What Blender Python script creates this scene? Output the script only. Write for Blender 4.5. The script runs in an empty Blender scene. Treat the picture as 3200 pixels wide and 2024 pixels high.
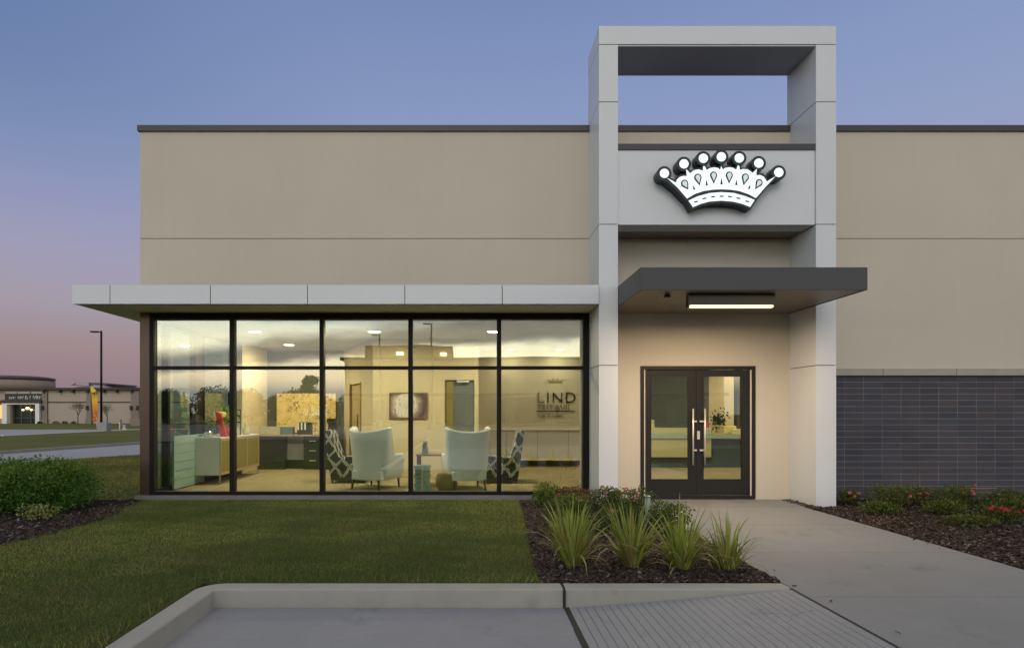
import bpy, math, random
import numpy as np
from mathutils import Vector, Matrix

random.seed(7)
rng = np.random.default_rng(7)
R = math.radians
scene = bpy.context.scene
col = scene.collection

# ------------------------------------------------------------------ camera
EYE = 1.41                      # eye height above the door sill
F, CX, CY = 1874.0, 1468.0, 1286.0
cam_d = bpy.data.cameras.new('camera')
cam = bpy.data.objects.new('camera', cam_d)
col.objects.link(cam)
cam.location = (0, 0, EYE)
cam.rotation_euler = (R(90), 0, 0)
cam_d.sensor_width = 36
cam_d.lens = 36 * F / 3200
cam_d.shift_x = (1600 - CX) / 3200
cam_d.shift_y = (CY - 1012) / 3200
cam_d.clip_start = 0.05
cam_d.clip_end = 2000
scene.camera = cam


def PX(x, Y):
    return (x - CX) * Y / F


def PZ(y, Y):
    return EYE - (y - CY) * Y / F


# ------------------------------------------------------------------ render settings
scene.view_settings.view_transform = 'Standard'
scene.view_settings.look = 'None'
scene.view_settings.exposure = 0.10
scene.view_settings.gamma = 1
scene.view_settings.use_curve_mapping = False
cy = scene.cycles
cy.use_denoising = True
cy.max_bounces = 10
cy.diffuse_bounces = 4
cy.glossy_bounces = 5
cy.transmission_bounces = 8
cy.transparent_max_bounces = 16
cy.caustics_reflective = False
cy.caustics_refractive = False
cy.sample_clamp_indirect = 6

# ------------------------------------------------------------------ world: dusk sky
world = bpy.data.worlds.new('World')
scene.world = world
world.use_nodes = True
wt = world.node_tree
wt.nodes.clear()


def lin(r, g, b):
    def f(c):
        c /= 255
        return c / 12.92 if c <= .04045 else ((c + .055) / 1.055) ** 2.4
    return (f(r), f(g), f(b), 1)


class NT:
    """small helper to write node trees"""

    def __init__(self, tree):
        self.t = tree

    def n(self, typ, **kw):
        nd = self.t.nodes.new(typ)
        for k, v in kw.items():
            setattr(nd, k, v)
        return nd

    def l(self, a, b):
        self.t.links.new(a, b)

    def val(self, sock, v):
        if isinstance(v, bpy.types.NodeSocket):
            self.l(v, sock)
        else:
            sock.default_value = v

    def m(self, op, a, b=0.0, c=0.0, clamp=False):
        nd = self.n('ShaderNodeMath', operation=op, use_clamp=clamp)
        self.val(nd.inputs[0], a)
        self.val(nd.inputs[1], b)
        self.val(nd.inputs[2], c)
        return nd.outputs[0]

    def sstep(self, x, a, b):
        nd = self.n('ShaderNodeMapRange', interpolation_type='SMOOTHSTEP')
        self.val(nd.inputs[0], x)
        self.val(nd.inputs[1], a)
        self.val(nd.inputs[2], b)
        return nd.outputs[0]

    def ramp(self, x, stops, mode='LINEAR'):
        nd = self.n('ShaderNodeValToRGB')
        nd.color_ramp.interpolation = mode
        el = nd.color_ramp.elements
        while len(el) < len(stops):
            el.new(0.5)
        for e, (p, c) in zip(el, stops):
            e.position = p
            e.color = c if len(c) == 4 else (*c, 1)
        self.val(nd.inputs[0], x)
        return nd.outputs[0]

    def mix(self, f, a, b, blend='MIX'):
        nd = self.n('ShaderNodeMix', data_type='RGBA', blend_type=blend)
        self.val(nd.inputs[0], f)
        self.val(nd.inputs[6], a)
        self.val(nd.inputs[7], b)
        return nd.outputs[2]

    def noise(self, vec, scale, detail=3, rough=.55, out=0):
        nd = self.n('ShaderNodeTexNoise')
        if vec is not None:
            self.l(vec, nd.inputs['Vector'])
        nd.inputs['Scale'].default_value = scale
        nd.inputs['Detail'].default_value = detail
        nd.inputs['Roughness'].default_value = rough
        return nd.outputs[out]


W = NT(wt)
tc = W.n('ShaderNodeTexCoord')
sep = W.n('ShaderNodeSeparateXYZ')
W.l(tc.outputs['Generated'], sep.inputs[0])
dx, dy, dz = sep.outputs
# eastern half (seen straight): blue above, lilac, dusty pink at the horizon
front = W.ramp(W.m('MAXIMUM', dz, 0), [
    (0.0, lin(128, 111, 126)), (0.045, lin(145, 124, 134)), (0.09, lin(154, 133, 137)),
    (0.15, lin(159, 149, 163)), (0.22, lin(155, 152, 178)), (0.30, lin(146, 151, 187)),
    (0.38, lin(136, 150, 185)), (0.46, lin(129, 145, 184)), (0.53, lin(120, 138, 180)), (0.59, lin(112, 131, 174)), (0.70, (.34, .36, .44)), (0.82, (.52, .51, .54)), (1.0, (.56, .55, .56))])
front = W.mix(W.m('MULTIPLY', W.sstep(W.m('MULTIPLY', dx, -1.0), .10, .72), W.sstep(dz, .20, .52)), front, lin(93, 119, 164))
az = W.m('MULTIPLY_ADD', dx, .05, 1.0)
frontc = W.n('ShaderNodeVectorMath', operation='SCALE')
W.l(front, frontc.inputs[0])
W.l(az, frontc.inputs['Scale'])
# western half (behind the photographer): pale afterglow with a grey cloud bank
back = W.ramp(W.m('MAXIMUM', dz, 0), [
    (0.0, (.62, .66, .64)), (0.030, (.62, .70, .74)), (0.052, (2.3, 1.85, 1.30)), (0.10, (3.0, 2.8, 2.05)),
    (0.138, (2.2, 2.3, 2.0)), (0.152, (.42, .72, .98)), (0.22, (.45, .62, .80)), (0.5, (.42, .50, .62)), (0.78, (.55, .54, .55)), (1.0, (.52, .51, .52))])
hy = W.m('MAXIMUM', W.m('MULTIPLY', dy, -1.0), 0.08)
tt = W.m('DIVIDE', dz, hy)
uu = W.m('DIVIDE', dx, hy)
cvec = W.n('ShaderNodeCombineXYZ')
W.l(W.m('MULTIPLY', uu, 1.0), cvec.inputs[0])
W.l(W.m('MULTIPLY', tt, 3.2), cvec.inputs[1])
n1 = W.noise(cvec.outputs[0], 3.2, 6, .6)
n2 = W.noise(cvec.outputs[0], 9.0, 5, .6)
wob = W.m('MULTIPLY_ADD', W.m('SUBTRACT', n1, .5), .030, W.m('MULTIPLY', W.m('SUBTRACT', n2, .5), .028))
lower = W.m('MULTIPLY_ADD', uu, .085, .106)          # the bank climbs to the right
dl = W.m('ADD', W.m('SUBTRACT', tt, lower), wob)
upw = W.m('MULTIPLY_ADD', uu, .03, .036)
bank = W.m('MULTIPLY', W.sstep(dl, -.004, .012), W.m('SUBTRACT', 1.0, W.sstep(dl, upw, W.m('ADD', upw, .03))))
cloudcol = W.mix(W.sstep(n2, .35, .7), (.24, .27, .32, 1), (.44, .45, .48, 1))
backc = W.mix(W.m('MULTIPLY', bank, .92), back, cloudcol)
wisps = W.m('MULTIPLY', W.sstep(n1, .52, .72), W.sstep(dz, .18, .30))
backc = W.mix(W.m('MULTIPLY', wisps, .5), backc, (.8, .8, .82, 1))
fb = W.sstep(dy, .25, -.35)
skyc = W.mix(fb, frontc.outputs[0], backc)
nish = W.n('ShaderNodeTexSky', sky_type='NISHITA', sun_disc=False, sun_elevation=R(2), sun_rotation=R(186))
addn = W.mix(.006, skyc, nish.outputs[0], 'ADD')
bg = W.n('ShaderNodeBackground')
bg.inputs['Strength'].default_value = 1.0
W.l(addn, bg.inputs['Color'])
wo = W.n('ShaderNodeOutputWorld')
W.l(bg.outputs[0], wo.inputs['Surface'])

# the afterglow as one very soft, weak sun from behind the photographer
sd = bpy.data.lights.new('sun', 'SUN')
sd.energy = 0.72
sd.angle = R(28)
sd.color = (1.0, .86, .70)
sun = bpy.data.objects.new('sun', sd)
col.objects.link(sun)
sun.rotation_euler = (R(60), 0, R(-8))

# ------------------------------------------------------------------ object helpers
WLOC = {}


def tag(o, label=None, cat=None, group=None, kind=None):
    if label:
        o['label'] = label
    if cat:
        o['category'] = cat
    if group:
        o['group'] = group
    if kind:
        o['kind'] = kind
    return o


def empty(name, loc=(0, 0, 0), label=None, cat=None, group=None, rz=0.0):
    o = bpy.data.objects.new(name, None)
    o.empty_display_size = .1
    col.objects.link(o)
    o.location = loc
    o.rotation_euler = (0, 0, rz)
    WLOC[o.name] = Vector(loc)
    return tag(o, label, cat, group)


def copy_tree(o, parent=None):
    c = o.copy()
    col.objects.link(c)
    if parent is not None:
        c.parent = parent
    for ch in list(o.children):
        copy_tree(ch, c)
    return c


class MB:
    """collects shapes and links them as one mesh object"""

    def __init__(self):
        self.v, self.f, self.mi, self.sm = [], [], [], []

    def add(self, vs, fs, mi=0, smooth=False):
        b = len(self.v)
        self.v += [tuple(p) for p in vs]
        for f in fs:
            self.f.append([i + b for i in f])
            self.mi.append(mi)
            self.sm.append(smooth)
        return self

    def box(self, x0, x1, y0, y1, z0, z1, mi=0):
        vs = [(x, y, z) for z in (z0, z1) for y in (y0, y1) for x in (x0, x1)]
        return self.add(vs, [(0, 2, 3, 1), (4, 5, 7, 6), (0, 1, 5, 4), (2, 6, 7, 3), (0, 4, 6, 2), (1, 3, 7, 5)], mi)

    def obox(self, M, sx, sy, sz, mi=0):
        vs = [M @ Vector((x * sx / 2, y * sy / 2, z * sz / 2)) for z in (-1, 1) for y in (-1, 1) for x in (-1, 1)]
        return self.add(vs, [(0, 2, 3, 1), (4, 5, 7, 6), (0, 1, 5, 4), (2, 6, 7, 3), (0, 4, 6, 2), (1, 3, 7, 5)], mi)

    def tube(self, pts, rad, n=8, mi=0, cap=True):
        pts = [Vector(p) for p in pts]
        if not isinstance(rad, (list, tuple)):
            rad = [rad] * len(pts)
        vs, fs = [], []
        up = Vector((.13, .31, .94))
        for i, p in enumerate(pts):
            d = (pts[min(i + 1, len(pts) - 1)] - pts[max(i - 1, 0)]).normalized()
            a = d.cross(up)
            if a.length < 1e-3:
                a = d.cross(Vector((1, 0, 0)))
            a.normalize()
            b = d.cross(a)
            for k in range(n):
                t = 2 * math.pi * k / n
                vs.append(p + (a * math.cos(t) + b * math.sin(t)) * rad[i])
        for i in range(len(pts) - 1):
            for k in range(n):
                fs.append((i * n + k, i * n + (k + 1) % n, (i + 1) * n + (k + 1) % n, (i + 1) * n + k))
        self.add(vs, fs, mi, True)
        if cap:
            b = len(self.v) - len(vs)
            self.f.append([b + k for k in range(n)][::-1])
            self.f.append([b + (len(pts) - 1) * n + k for k in range(n)])
            self.mi += [mi, mi]
            self.sm += [False, False]
        return self

    def lathe(self, prof, c=(0, 0, 0), n=24, mi=0, smooth=True):
        vs, fs = [], []
        for r, z in prof:
            for k in range(n):
                t = 2 * math.pi * k / n
                vs.append((c[0] + r * math.cos(t), c[1] + r * math.sin(t), c[2] + z))
        for i in range(len(prof) - 1):
            for k in range(n):
                fs.append((i * n + k, i * n + (k + 1) % n, (i + 1) * n + (k + 1) % n, (i + 1) * n + k))
        fs.append(tuple(range(n))[::-1])
        fs.append(tuple((len(prof) - 1) * n + k for k in range(n)))
        return self.add(vs, fs, mi, smooth)

    def prism(self, poly, y0, y1, mi=0, side=None):
        """poly: (x,z) outline, extruded along Y"""
        n = len(poly)
        a = sum(poly[i][0] * poly[(i + 1) % n][1] - poly[(i + 1) % n][0] * poly[i][1] for i in range(n))
        if a < 0:
            poly = poly[::-1]
        vs = [(x, y0, z) for x, z in poly] + [(x, y1, z) for x, z in poly]
        self.add(vs, [tuple(range(n)), tuple(range(2 * n - 1, n - 1, -1))], mi)
        b = len(self.v) - 2 * n
        for i in range(n):
            j = (i + 1) % n
            self.f.append([b + j, b + i, b + n + i, b + n + j])
            self.mi.append(mi if side is None else side)
            self.sm.append(False)
        return self

    def slab(self, poly, z0, z1, mi=0):
        """poly: (x,y) outline, extruded along Z"""
        n = len(poly)
        a = sum(poly[i][0] * poly[(i + 1) % n][1] - poly[(i + 1) % n][0] * poly[i][1] for i in range(n))
        if a < 0:
            poly = poly[::-1]
        vs = [(x, y, z0) for x, y in poly] + [(x, y, z1) for x, y in poly]
        fs = [tuple(range(n))[::-1], tuple(range(n, 2 * n))]
        for i in range(n):
            j = (i + 1) % n
            fs.append((i, j, n + j, n + i))
        return self.add(vs, fs, mi)

    def build(self, name, mats, parent=None, origin=None, bevel=0.0):
        if not isinstance(mats, (list, tuple)):
            mats = [mats]
        org = Vector((0, 0, 0))
        if parent is not None:
            org = WLOC.get(parent.name, Vector((0, 0, 0)))
        if origin is not None:
            loc = Vector(origin)
        elif parent is not None:
            loc = org
        else:
            a = np.array(self.v)
            loc = Vector(((a[:, 0].min() + a[:, 0].max()) / 2, (a[:, 1].min() + a[:, 1].max()) / 2, a[:, 2].min()))
        me = bpy.data.meshes.new(name)
        me.from_pydata([(x - loc.x, y - loc.y, z - loc.z) for x, y, z in self.v], [], self.f)
        for m in mats:
            me.materials.append(m)
        me.polygons.foreach_set('material_index', self.mi)
        me.polygons.foreach_set('use_smooth', self.sm)
        me.update()
        o = bpy.data.objects.new(name, me)
        col.objects.link(o)
        o.location = loc - org if parent is not None else loc
        if parent is not None:
            o.parent = parent
        WLOC[o.name] = loc
        if bevel:
            b = o.modifiers.new('bevel', 'BEVEL')
            b.width = bevel
            b.segments = 2
            b.limit_method = 'ANGLE'
        return o


def raw_mesh(name, verts, faces_tri, mats, parent=None, loc=(0, 0, 0), colors=None, mat_idx=None, nv=3):
    """big numpy meshes (grass, leaves, bark); verts local to loc"""
    me = bpy.data.meshes.new(name)
    nvt, nf = len(verts), len(faces_tri)
    me.vertices.add(nvt)
    me.vertices.foreach_set('co', np.asarray(verts, dtype=np.float32).ravel())
    me.loops.add(nf * nv)
    me.loops.foreach_set('vertex_index', np.asarray(faces_tri, dtype=np.int32).ravel())
    me.polygons.add(nf)
    me.polygons.foreach_set('loop_start', np.arange(0, nf * nv, nv, dtype=np.int32))
    try:
        me.polygons.foreach_set('loop_total', np.full(nf, nv, dtype=np.int32))
    except Exception:
        pass
    for m in mats:
        me.materials.append(m)
    if mat_idx is not None:
        me.polygons.foreach_set('material_index', np.asarray(mat_idx, dtype=np.int32))
    me.update(calc_edges=True)
    if colors is not None:
        at = me.color_attributes.new('Col', 'FLOAT_COLOR', 'POINT')
        c4 = np.ones((nvt, 4), dtype=np.float32)
        c4[:, :3] = colors
        at.data.foreach_set('color', c4.ravel())
    o = bpy.data.objects.new(name, me)
    col.objects.link(o)
    o.location = loc
    if parent is not None:
        o.parent = parent
    return o


# ------------------------------------------------------------------ materials
def newmat(name):
    m = bpy.data.materials.new(name)
    m.use_nodes = True
    t = NT(m.node_tree)
    p = m.node_tree.nodes['Principled BSDF']
    return m, t, p


def mat(name, c, rough=.5, metal=0.0, var=0.06, vscale=2.0, bump=0.0, bscale=60.0, fine=0.0, fscale=150.0,
        spec=.5, coat=0.0, emit=None, estr=0.0, streak=0.0):
    m, t, p = newmat(name)
    tcn = t.n('ShaderNodeTexCoord').outputs['Object']
    base = (*c, 1)
    outc = base
    if var:
        n = t.noise(tcn, vscale, 4)
        f = t.m('MULTIPLY_ADD', n, 2 * var, 1 - var)
        if fine:
            f = t.m('MULTIPLY', f, t.m('MULTIPLY_ADD', t.noise(tcn, fscale, 2), 2 * fine, 1 - fine))
        if streak:
            mp = t.n('ShaderNodeMapping')
            mp.inputs['Scale'].default_value = (6, 6, .35)
            t.l(tcn, mp.inputs[0])
            f = t.m('MULTIPLY', f, t.m('MULTIPLY_ADD', t.noise(mp.outputs[0], 1.5, 4), 2 * streak, 1 - streak))
        sc = t.n('ShaderNodeVectorMath', operation='SCALE')
        sc.inputs[0].default_value = c
        t.l(f, sc.inputs['Scale'])
        outc = sc.outputs[0]
    t.val(p.inputs['Base Color'], outc)
    p.inputs['Roughness'].default_value = rough
    p.inputs['Metallic'].default_value = metal
    p.inputs['Specular IOR Level'].default_value = spec
    p.inputs['Coat Weight'].default_value = coat
    if bump:
        b = t.n('ShaderNodeBump')
        b.inputs['Strength'].default_value = bump
        b.inputs['Distance'].default_value = .01
        t.l(t.noise(tcn, bscale, 4, .65), b.inputs['Height'])
        t.l(b.outputs[0], p.inputs['Normal'])
    if emit:
        p.inputs['Emission Color'].default_value = (*emit, 1)
        p.inputs['Emission Strength'].default_value = estr
    return m


def glass(name, tint=(.90, .93, .84), refl=.175, rtint=(1, 1, 1)):
    m, t, p = newmat(name)
    m.node_tree.nodes.remove(p)
    tr = t.n('ShaderNodeBsdfTransparent')
    tr.inputs[0].default_value = (*tint, 1)
    gl = t.n('ShaderNodeBsdfGlossy')
    gl.inputs['Color'].default_value = (*rtint, 1)
    gl.inputs['Roughness'].default_value = 0.0
    fr = t.n('ShaderNodeLayerWeight')
    fr.inputs[0].default_value = .5
    fac = t.m('MULTIPLY_ADD', t.m('POWER', fr.outputs['Facing'], 4.0), .7, refl, clamp=True)
    # slight waviness of the big panes
    tcn = t.n('ShaderNodeTexCoord').outputs['Object']
    b = t.n('ShaderNodeBump')
    b.inputs['Strength'].default_value = .06
    b.inputs['Distance'].default_value = .02
    t.l(t.noise(tcn, 1.1, 1), b.inputs['Height'])
    t.l(b.outputs[0], gl.inputs['Normal'])
    mx = t.n('ShaderNodeMixShader')
    t.l(fac, mx.inputs[0])
    t.l(tr.outputs[0], mx.inputs[1])
    t.l(gl.outputs[0], mx.inputs[2])
    t.l(mx.outputs[0], m.node_tree.nodes['Material Output'].inputs['Surface'])
    return m


def emitter(name, c, s):
    m, t, p = newmat(name)
    p.inputs['Base Color'].default_value = (*c, 1)
    p.inputs['Emission Color'].default_value = (*c, 1)
    p.inputs['Emission Strength'].default_value = s
    p.inputs['Roughness'].default_value = .4
    return m


def vcol_mat(name, rough=.6, transl=.25, vary=.25, nscale=3.0):
    """foliage: colour from the leaf's own attribute, some light passing through"""
    m, t, p = newmat(name)
    a = t.n('ShaderNodeAttribute', attribute_name='Col')
    tcn = t.n('ShaderNodeTexCoord').outputs['Object']
    f = t.m('MULTIPLY_ADD', t.noise(tcn, nscale, 3), 2 * vary, 1 - vary)
    sc = t.n('ShaderNodeVectorMath', operation='SCALE')
    t.l(a.outputs['Color'], sc.inputs[0])
    t.l(f, sc.inputs['Scale'])
    t.l(sc.outputs[0], p.inputs['Base Color'])
    p.inputs['Roughness'].default_value = rough
    p.inputs['Specular IOR Level'].default_value = .25
    tl = t.n('ShaderNodeBsdfTranslucent')
    t.l(sc.outputs[0], tl.inputs['Color'])
    mx = t.n('ShaderNodeMixShader')
    mx.inputs[0].default_value = transl
    t.l(p.outputs[0], mx.inputs[1])
    t.l(tl.outputs[0], mx.inputs[2])
    t.l(mx.outputs[0], m.node_tree.nodes['Material Output'].inputs['Surface'])
    return m


M = {}
M['stucco'] = mat('stucco', (.545, .498, .418), .85, var=.07, vscale=.7, bump=.35, bscale=160, fine=.07, fscale=220, streak=.028)
M['panel'] = mat('metal_panel', (.63, .65, .685), .38, var=.03, vscale=1.2, spec=.5)
M['panel_core'] = mat('panel_joint', (.03, .03, .03), .8, var=0)
M['cap'] = mat('parapet_metal', (.045, .042, .05), .5, var=.08)
M['canopy_dark'] = mat('canopy_metal', (.058, .058, .062), .45, var=.06, vscale=2, spec=.4)
M['canopy_under'] = mat('canopy_soffit', (.20, .165, .12), .4, var=.10, vscale=1.6, spec=.5)  # warm glow bounced from the door wall is put into this brown
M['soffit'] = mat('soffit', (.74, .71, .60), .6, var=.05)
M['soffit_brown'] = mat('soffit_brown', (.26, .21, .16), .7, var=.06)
M['frame'] = mat('bronze_frame', (.012, .010, .009), .5, var=.1, spec=.15)
M['post_bronze'] = mat('bronze_post', (.11, .075, .06), .32, .6, var=.1)
M['door_frame'] = mat('door_frame', (.018, .017, .017), .5, var=.1, spec=.25)
M['strip'] = mat('weather_strip', (.70, .62, .50), .5, var=.05)
M['steel'] = mat('brushed_steel', (.72, .66, .58), .35, .55, var=.05)
M['glass'] = glass('window_glass')
M['doorglass'] = glass('door_glass', refl=.10)
M['sill_stone'] = mat('limestone', (.35, .33, .29), .8, var=.14, vscale=5, bump=.3, bscale=80, fine=.08)
M['baseconc'] = mat('base_concrete', (.17, .165, .165), .85, var=.2, vscale=6, bump=.4, bscale=40, fine=.1)
M['interior_wall'] = mat('interior_paint', (.66, .55, .38), .8, var=.02)
M['interior_grey'] = mat('interior_grey_paint', (.47, .43, .36), .8, var=.02)
M['interior_dark'] = mat('interior_dark_paint', (.085, .088, .07), .7, var=.03)
M['interior_slate'] = mat('interior_slate_paint', (.14, .155, .165), .7, var=.03)
M['ceiling'] = mat('ceiling_paint', (.42, .42, .38), .85, var=.02)
M['carpet'] = mat('tan_carpet', (.29, .235, .14), .95, var=.12, vscale=3, bump=.4, bscale=250, fine=.12, fscale=200)
M['wood'] = mat('light_wood', (.44, .33, .17), .5, var=.12, vscale=3, streak=.1)
M['brownwood'] = mat('door_wood', (.22, .13, .06), .45, var=.12, vscale=3, streak=.12)
M['white_lam'] = mat('white_laminate', (.80, .79, .82), .4, var=.02)
M['olive'] = mat('olive_fabric', (.24, .20, .055), .8, var=.12, vscale=20, fine=.1)
M['blackgreen'] = mat('dark_cabinet', (.018, .026, .018), .3, var=.15)
M['greypanel'] = mat('grey_panel', (.30, .33, .33), .5, var=.03)
M['aqua'] = mat('aqua_upholstery', (.76, .80, .86), .75, var=.04, vscale=4, bump=.15, bscale=300)
M['cream_piping'] = mat('cream_piping', (.80, .74, .58), .7, var=.03)
M['blackleg'] = mat('black_wood', (.012, .010, .009), .4, var=.1)
M['slate'] = mat('slate_front', (.09, .14, .18), .5, var=.04)
M['teal_top'] = mat('teal_counter', (.42, .54, .48), .3, var=.03)
M['cream'] = mat('cream_laminate', (.62, .58, .36), .5, var=.03)
M['planks'] = mat('teal_planks', (.30, .44, .42), .5, var=.12, vscale=2)
M['black'] = mat('black_plastic', (.012, .012, .013), .4, var=.1)
M['white'] = mat('white_paint', (.74, .73, .70), .5, var=.03)
M['red'] = mat('red_paint', (.50, .05, .06), .45, var=.08)
M['pink'] = mat('pink_paper', (.55, .09, .16), .5, var=.06)
M['yellowcloth'] = mat('yellow_shade', (.80, .62, .20), .7, var=.12, vscale=25, emit=(1, .75, .3), estr=.25)
M['tanbox'] = mat('tan_box', (.62, .47, .18), .6, var=.15, vscale=18)
M['weave'] = mat('woven_tan', (.24, .18, .07), .8, var=.3, vscale=40, bump=.6, bscale=60)
M['chrome'] = mat('chrome', (.7, .72, .72), .1, 1.0, var=0)
M['sideglass'] = glass('side_glass', tint=(.66, .86, .86), refl=.12)
M['aquaglass'] = glass('aqua_glass', tint=(.62, .80, .80), refl=.10)
M['conc'] = None


def concrete(name, c, stain=.16, scale=.7, spec=.3, rough=.75, crack=0.0):
    m, t, p = newmat(name)
    g = t.n('ShaderNodeNewGeometry').outputs['Position']
    a = t.noise(g, scale, 5, .6)
    b = t.noise(g, 7, 4, .65)
    d = t.noise(g, 120, 2, .6)
    mp = t.n('ShaderNodeMapping')
    mp.inputs['Scale'].default_value = (1.2, 14, 1)
    t.l(g, mp.inputs[0])
    br = t.noise(mp.outputs[0], 3.0, 3)
    f = t.m('MULTIPLY_ADD', a, 2 * stain, 1 - stain)
    f = t.m('MULTIPLY', f, t.m('MULTIPLY_ADD', b, .16, .92))
    f = t.m('MULTIPLY', f, t.m('MULTIPLY_ADD', d, .22, .89))
    f = t.m('MULTIPLY', f, t.m('MULTIPLY_ADD', br, .10, .95))
    pits = t.sstep(t.noise(g, 38, 2), .74, .80)
    f = t.m('MULTIPLY', f, t.m('MULTIPLY_ADD', pits, -.25, 1.0))
    # dark blotches and drips of their own shape
    f = t.m('MULTIPLY', f, t.m('MULTIPLY_ADD', t.sstep(t.noise(g, 1.7, 6, .7), .56, .70), -.20, 1.0))
    if crack:
        ad = t.n('ShaderNodeVectorMath', operation='MULTIPLY_ADD')
        t.l(t.noise(g, 3.0, 3, out=1), ad.inputs[0])
        ad.inputs[1].default_value = (.25, .25, 0)
        t.l(g, ad.inputs[2])
        v = t.n('ShaderNodeTexVoronoi', feature='DISTANCE_TO_EDGE')
        v.inputs['Scale'].default_value = 2.6
        t.l(ad.outputs[0], v.inputs['Vector'])
        cm_ = t.m('MULTIPLY', t.sstep(v.outputs['Distance'], .010, .002), t.sstep(t.noise(g, 1.1, 2), .45, .6))
        f = t.m('MULTIPLY', f, t.m('MULTIPLY_ADD', cm_, -crack, 1.0))
    sc = t.n('ShaderNodeVectorMath', operation='SCALE')
    sc.inputs[0].default_value = c
    t.l(f, sc.inputs['Scale'])
    t.l(sc.outputs[0], p.inputs['Base Color'])
    p.inputs['Roughness'].default_value = rough
    p.inputs['Specular IOR Level'].default_value = spec
    bp = t.n('ShaderNodeBump')
    bp.inputs['Strength'].default_value = .25
    bp.inputs['Distance'].default_value = .004
    t.l(d, bp.inputs['Height'])
    t.l(bp.outputs[0], p.inputs['Normal'])
    return m


M['walk'] = concrete('walk_concrete', (.20, .206, .212), crack=.0)
M['pave'] = concrete('parking_concrete', (.225, .23, .25), .2, .9, crack=.12)
M['kerb'] = concrete('kerb_concrete', (.30, .29, .265), .2, 1.2)
M['road'] = concrete('road_concrete', (.30, .30, .315), .08, .2)
M['asphalt'] = concrete('asphalt', (.075, .075, .08), .2, .5)
M['ramp'] = concrete('ramp_concrete', (.245, .25, .26), .2, .9, crack=.32)
M['groove'] = mat('joint_filler', (.022, .020, .018), .9, var=.2)


def ground_mat(name, a, b, c, s1=.6, s2=9.0):
    m, t, p = newmat(name)
    g = t.n('ShaderNodeNewGeometry').outputs['Position']
    f1 = t.noise(g, s1, 4, .6)
    f2 = t.noise(g, s2, 4, .65)
    f3 = t.noise(g, 70, 3, .7)
    k = t.mix(t.sstep(f1, .35, .65), (*a, 1), (*b, 1))
    k = t.mix(t.m('MULTIPLY', t.sstep(f2, .5, .75), .55), k, (*c, 1))
    k = t.mix(t.m('MULTIPLY', t.sstep(f3, .4, .75), .6), k, (a[0] * .35, a[1] * .35, a[2] * .35, 1))
    t.l(k, p.inputs['Base Color'])
    p.inputs['Roughness'].default_value = .95
    p.inputs['Specular IOR Level'].default_value = .1
    bp = t.n('ShaderNodeBump')
    bp.inputs['Strength'].default_value = .8
    bp.inputs['Distance'].default_value = .02
    t.l(f3, bp.inputs['Height'])
    t.l(bp.outputs[0], p.inputs['Normal'])
    return m


M['lawn'] = ground_mat('lawn_soil', (.050, .075, .018), (.070, .085, .024), (.090, .082, .036))
M['farlawn'] = ground_mat('far_lawn', (.115, .125, .030), (.15, .145, .045), (.10, .13, .03), .25, 2.0)
M['mulch'] = ground_mat('mulch_soil', (.040, .026, .020), (.060, .040, .030), (.022, .015, .012), 2.0, 30.0)
M['grass'] = vcol_mat('grass_blade', .7, .25, .25, 1.4)
M['leaf'] = vcol_mat('shrub_leaf', .5, .25, .15, 3.0)
M['blade'] = vcol_mat('flax_blade', .45, .30, .10, 6.0)
M['bark'] = vcol_mat('bark_chip', .85, .0, .15, 5.0)
M['stem'] = mat('woody_stem', (.06, .045, .03), .9, var=.2, vscale=20)
M['petal'] = mat('red_petal', (.36, .012, .035), .6, var=.2, vscale=30)
M['petal_pink'] = mat('pink_petal', (.48, .10, .12), .6, var=.2, vscale=30)


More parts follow.
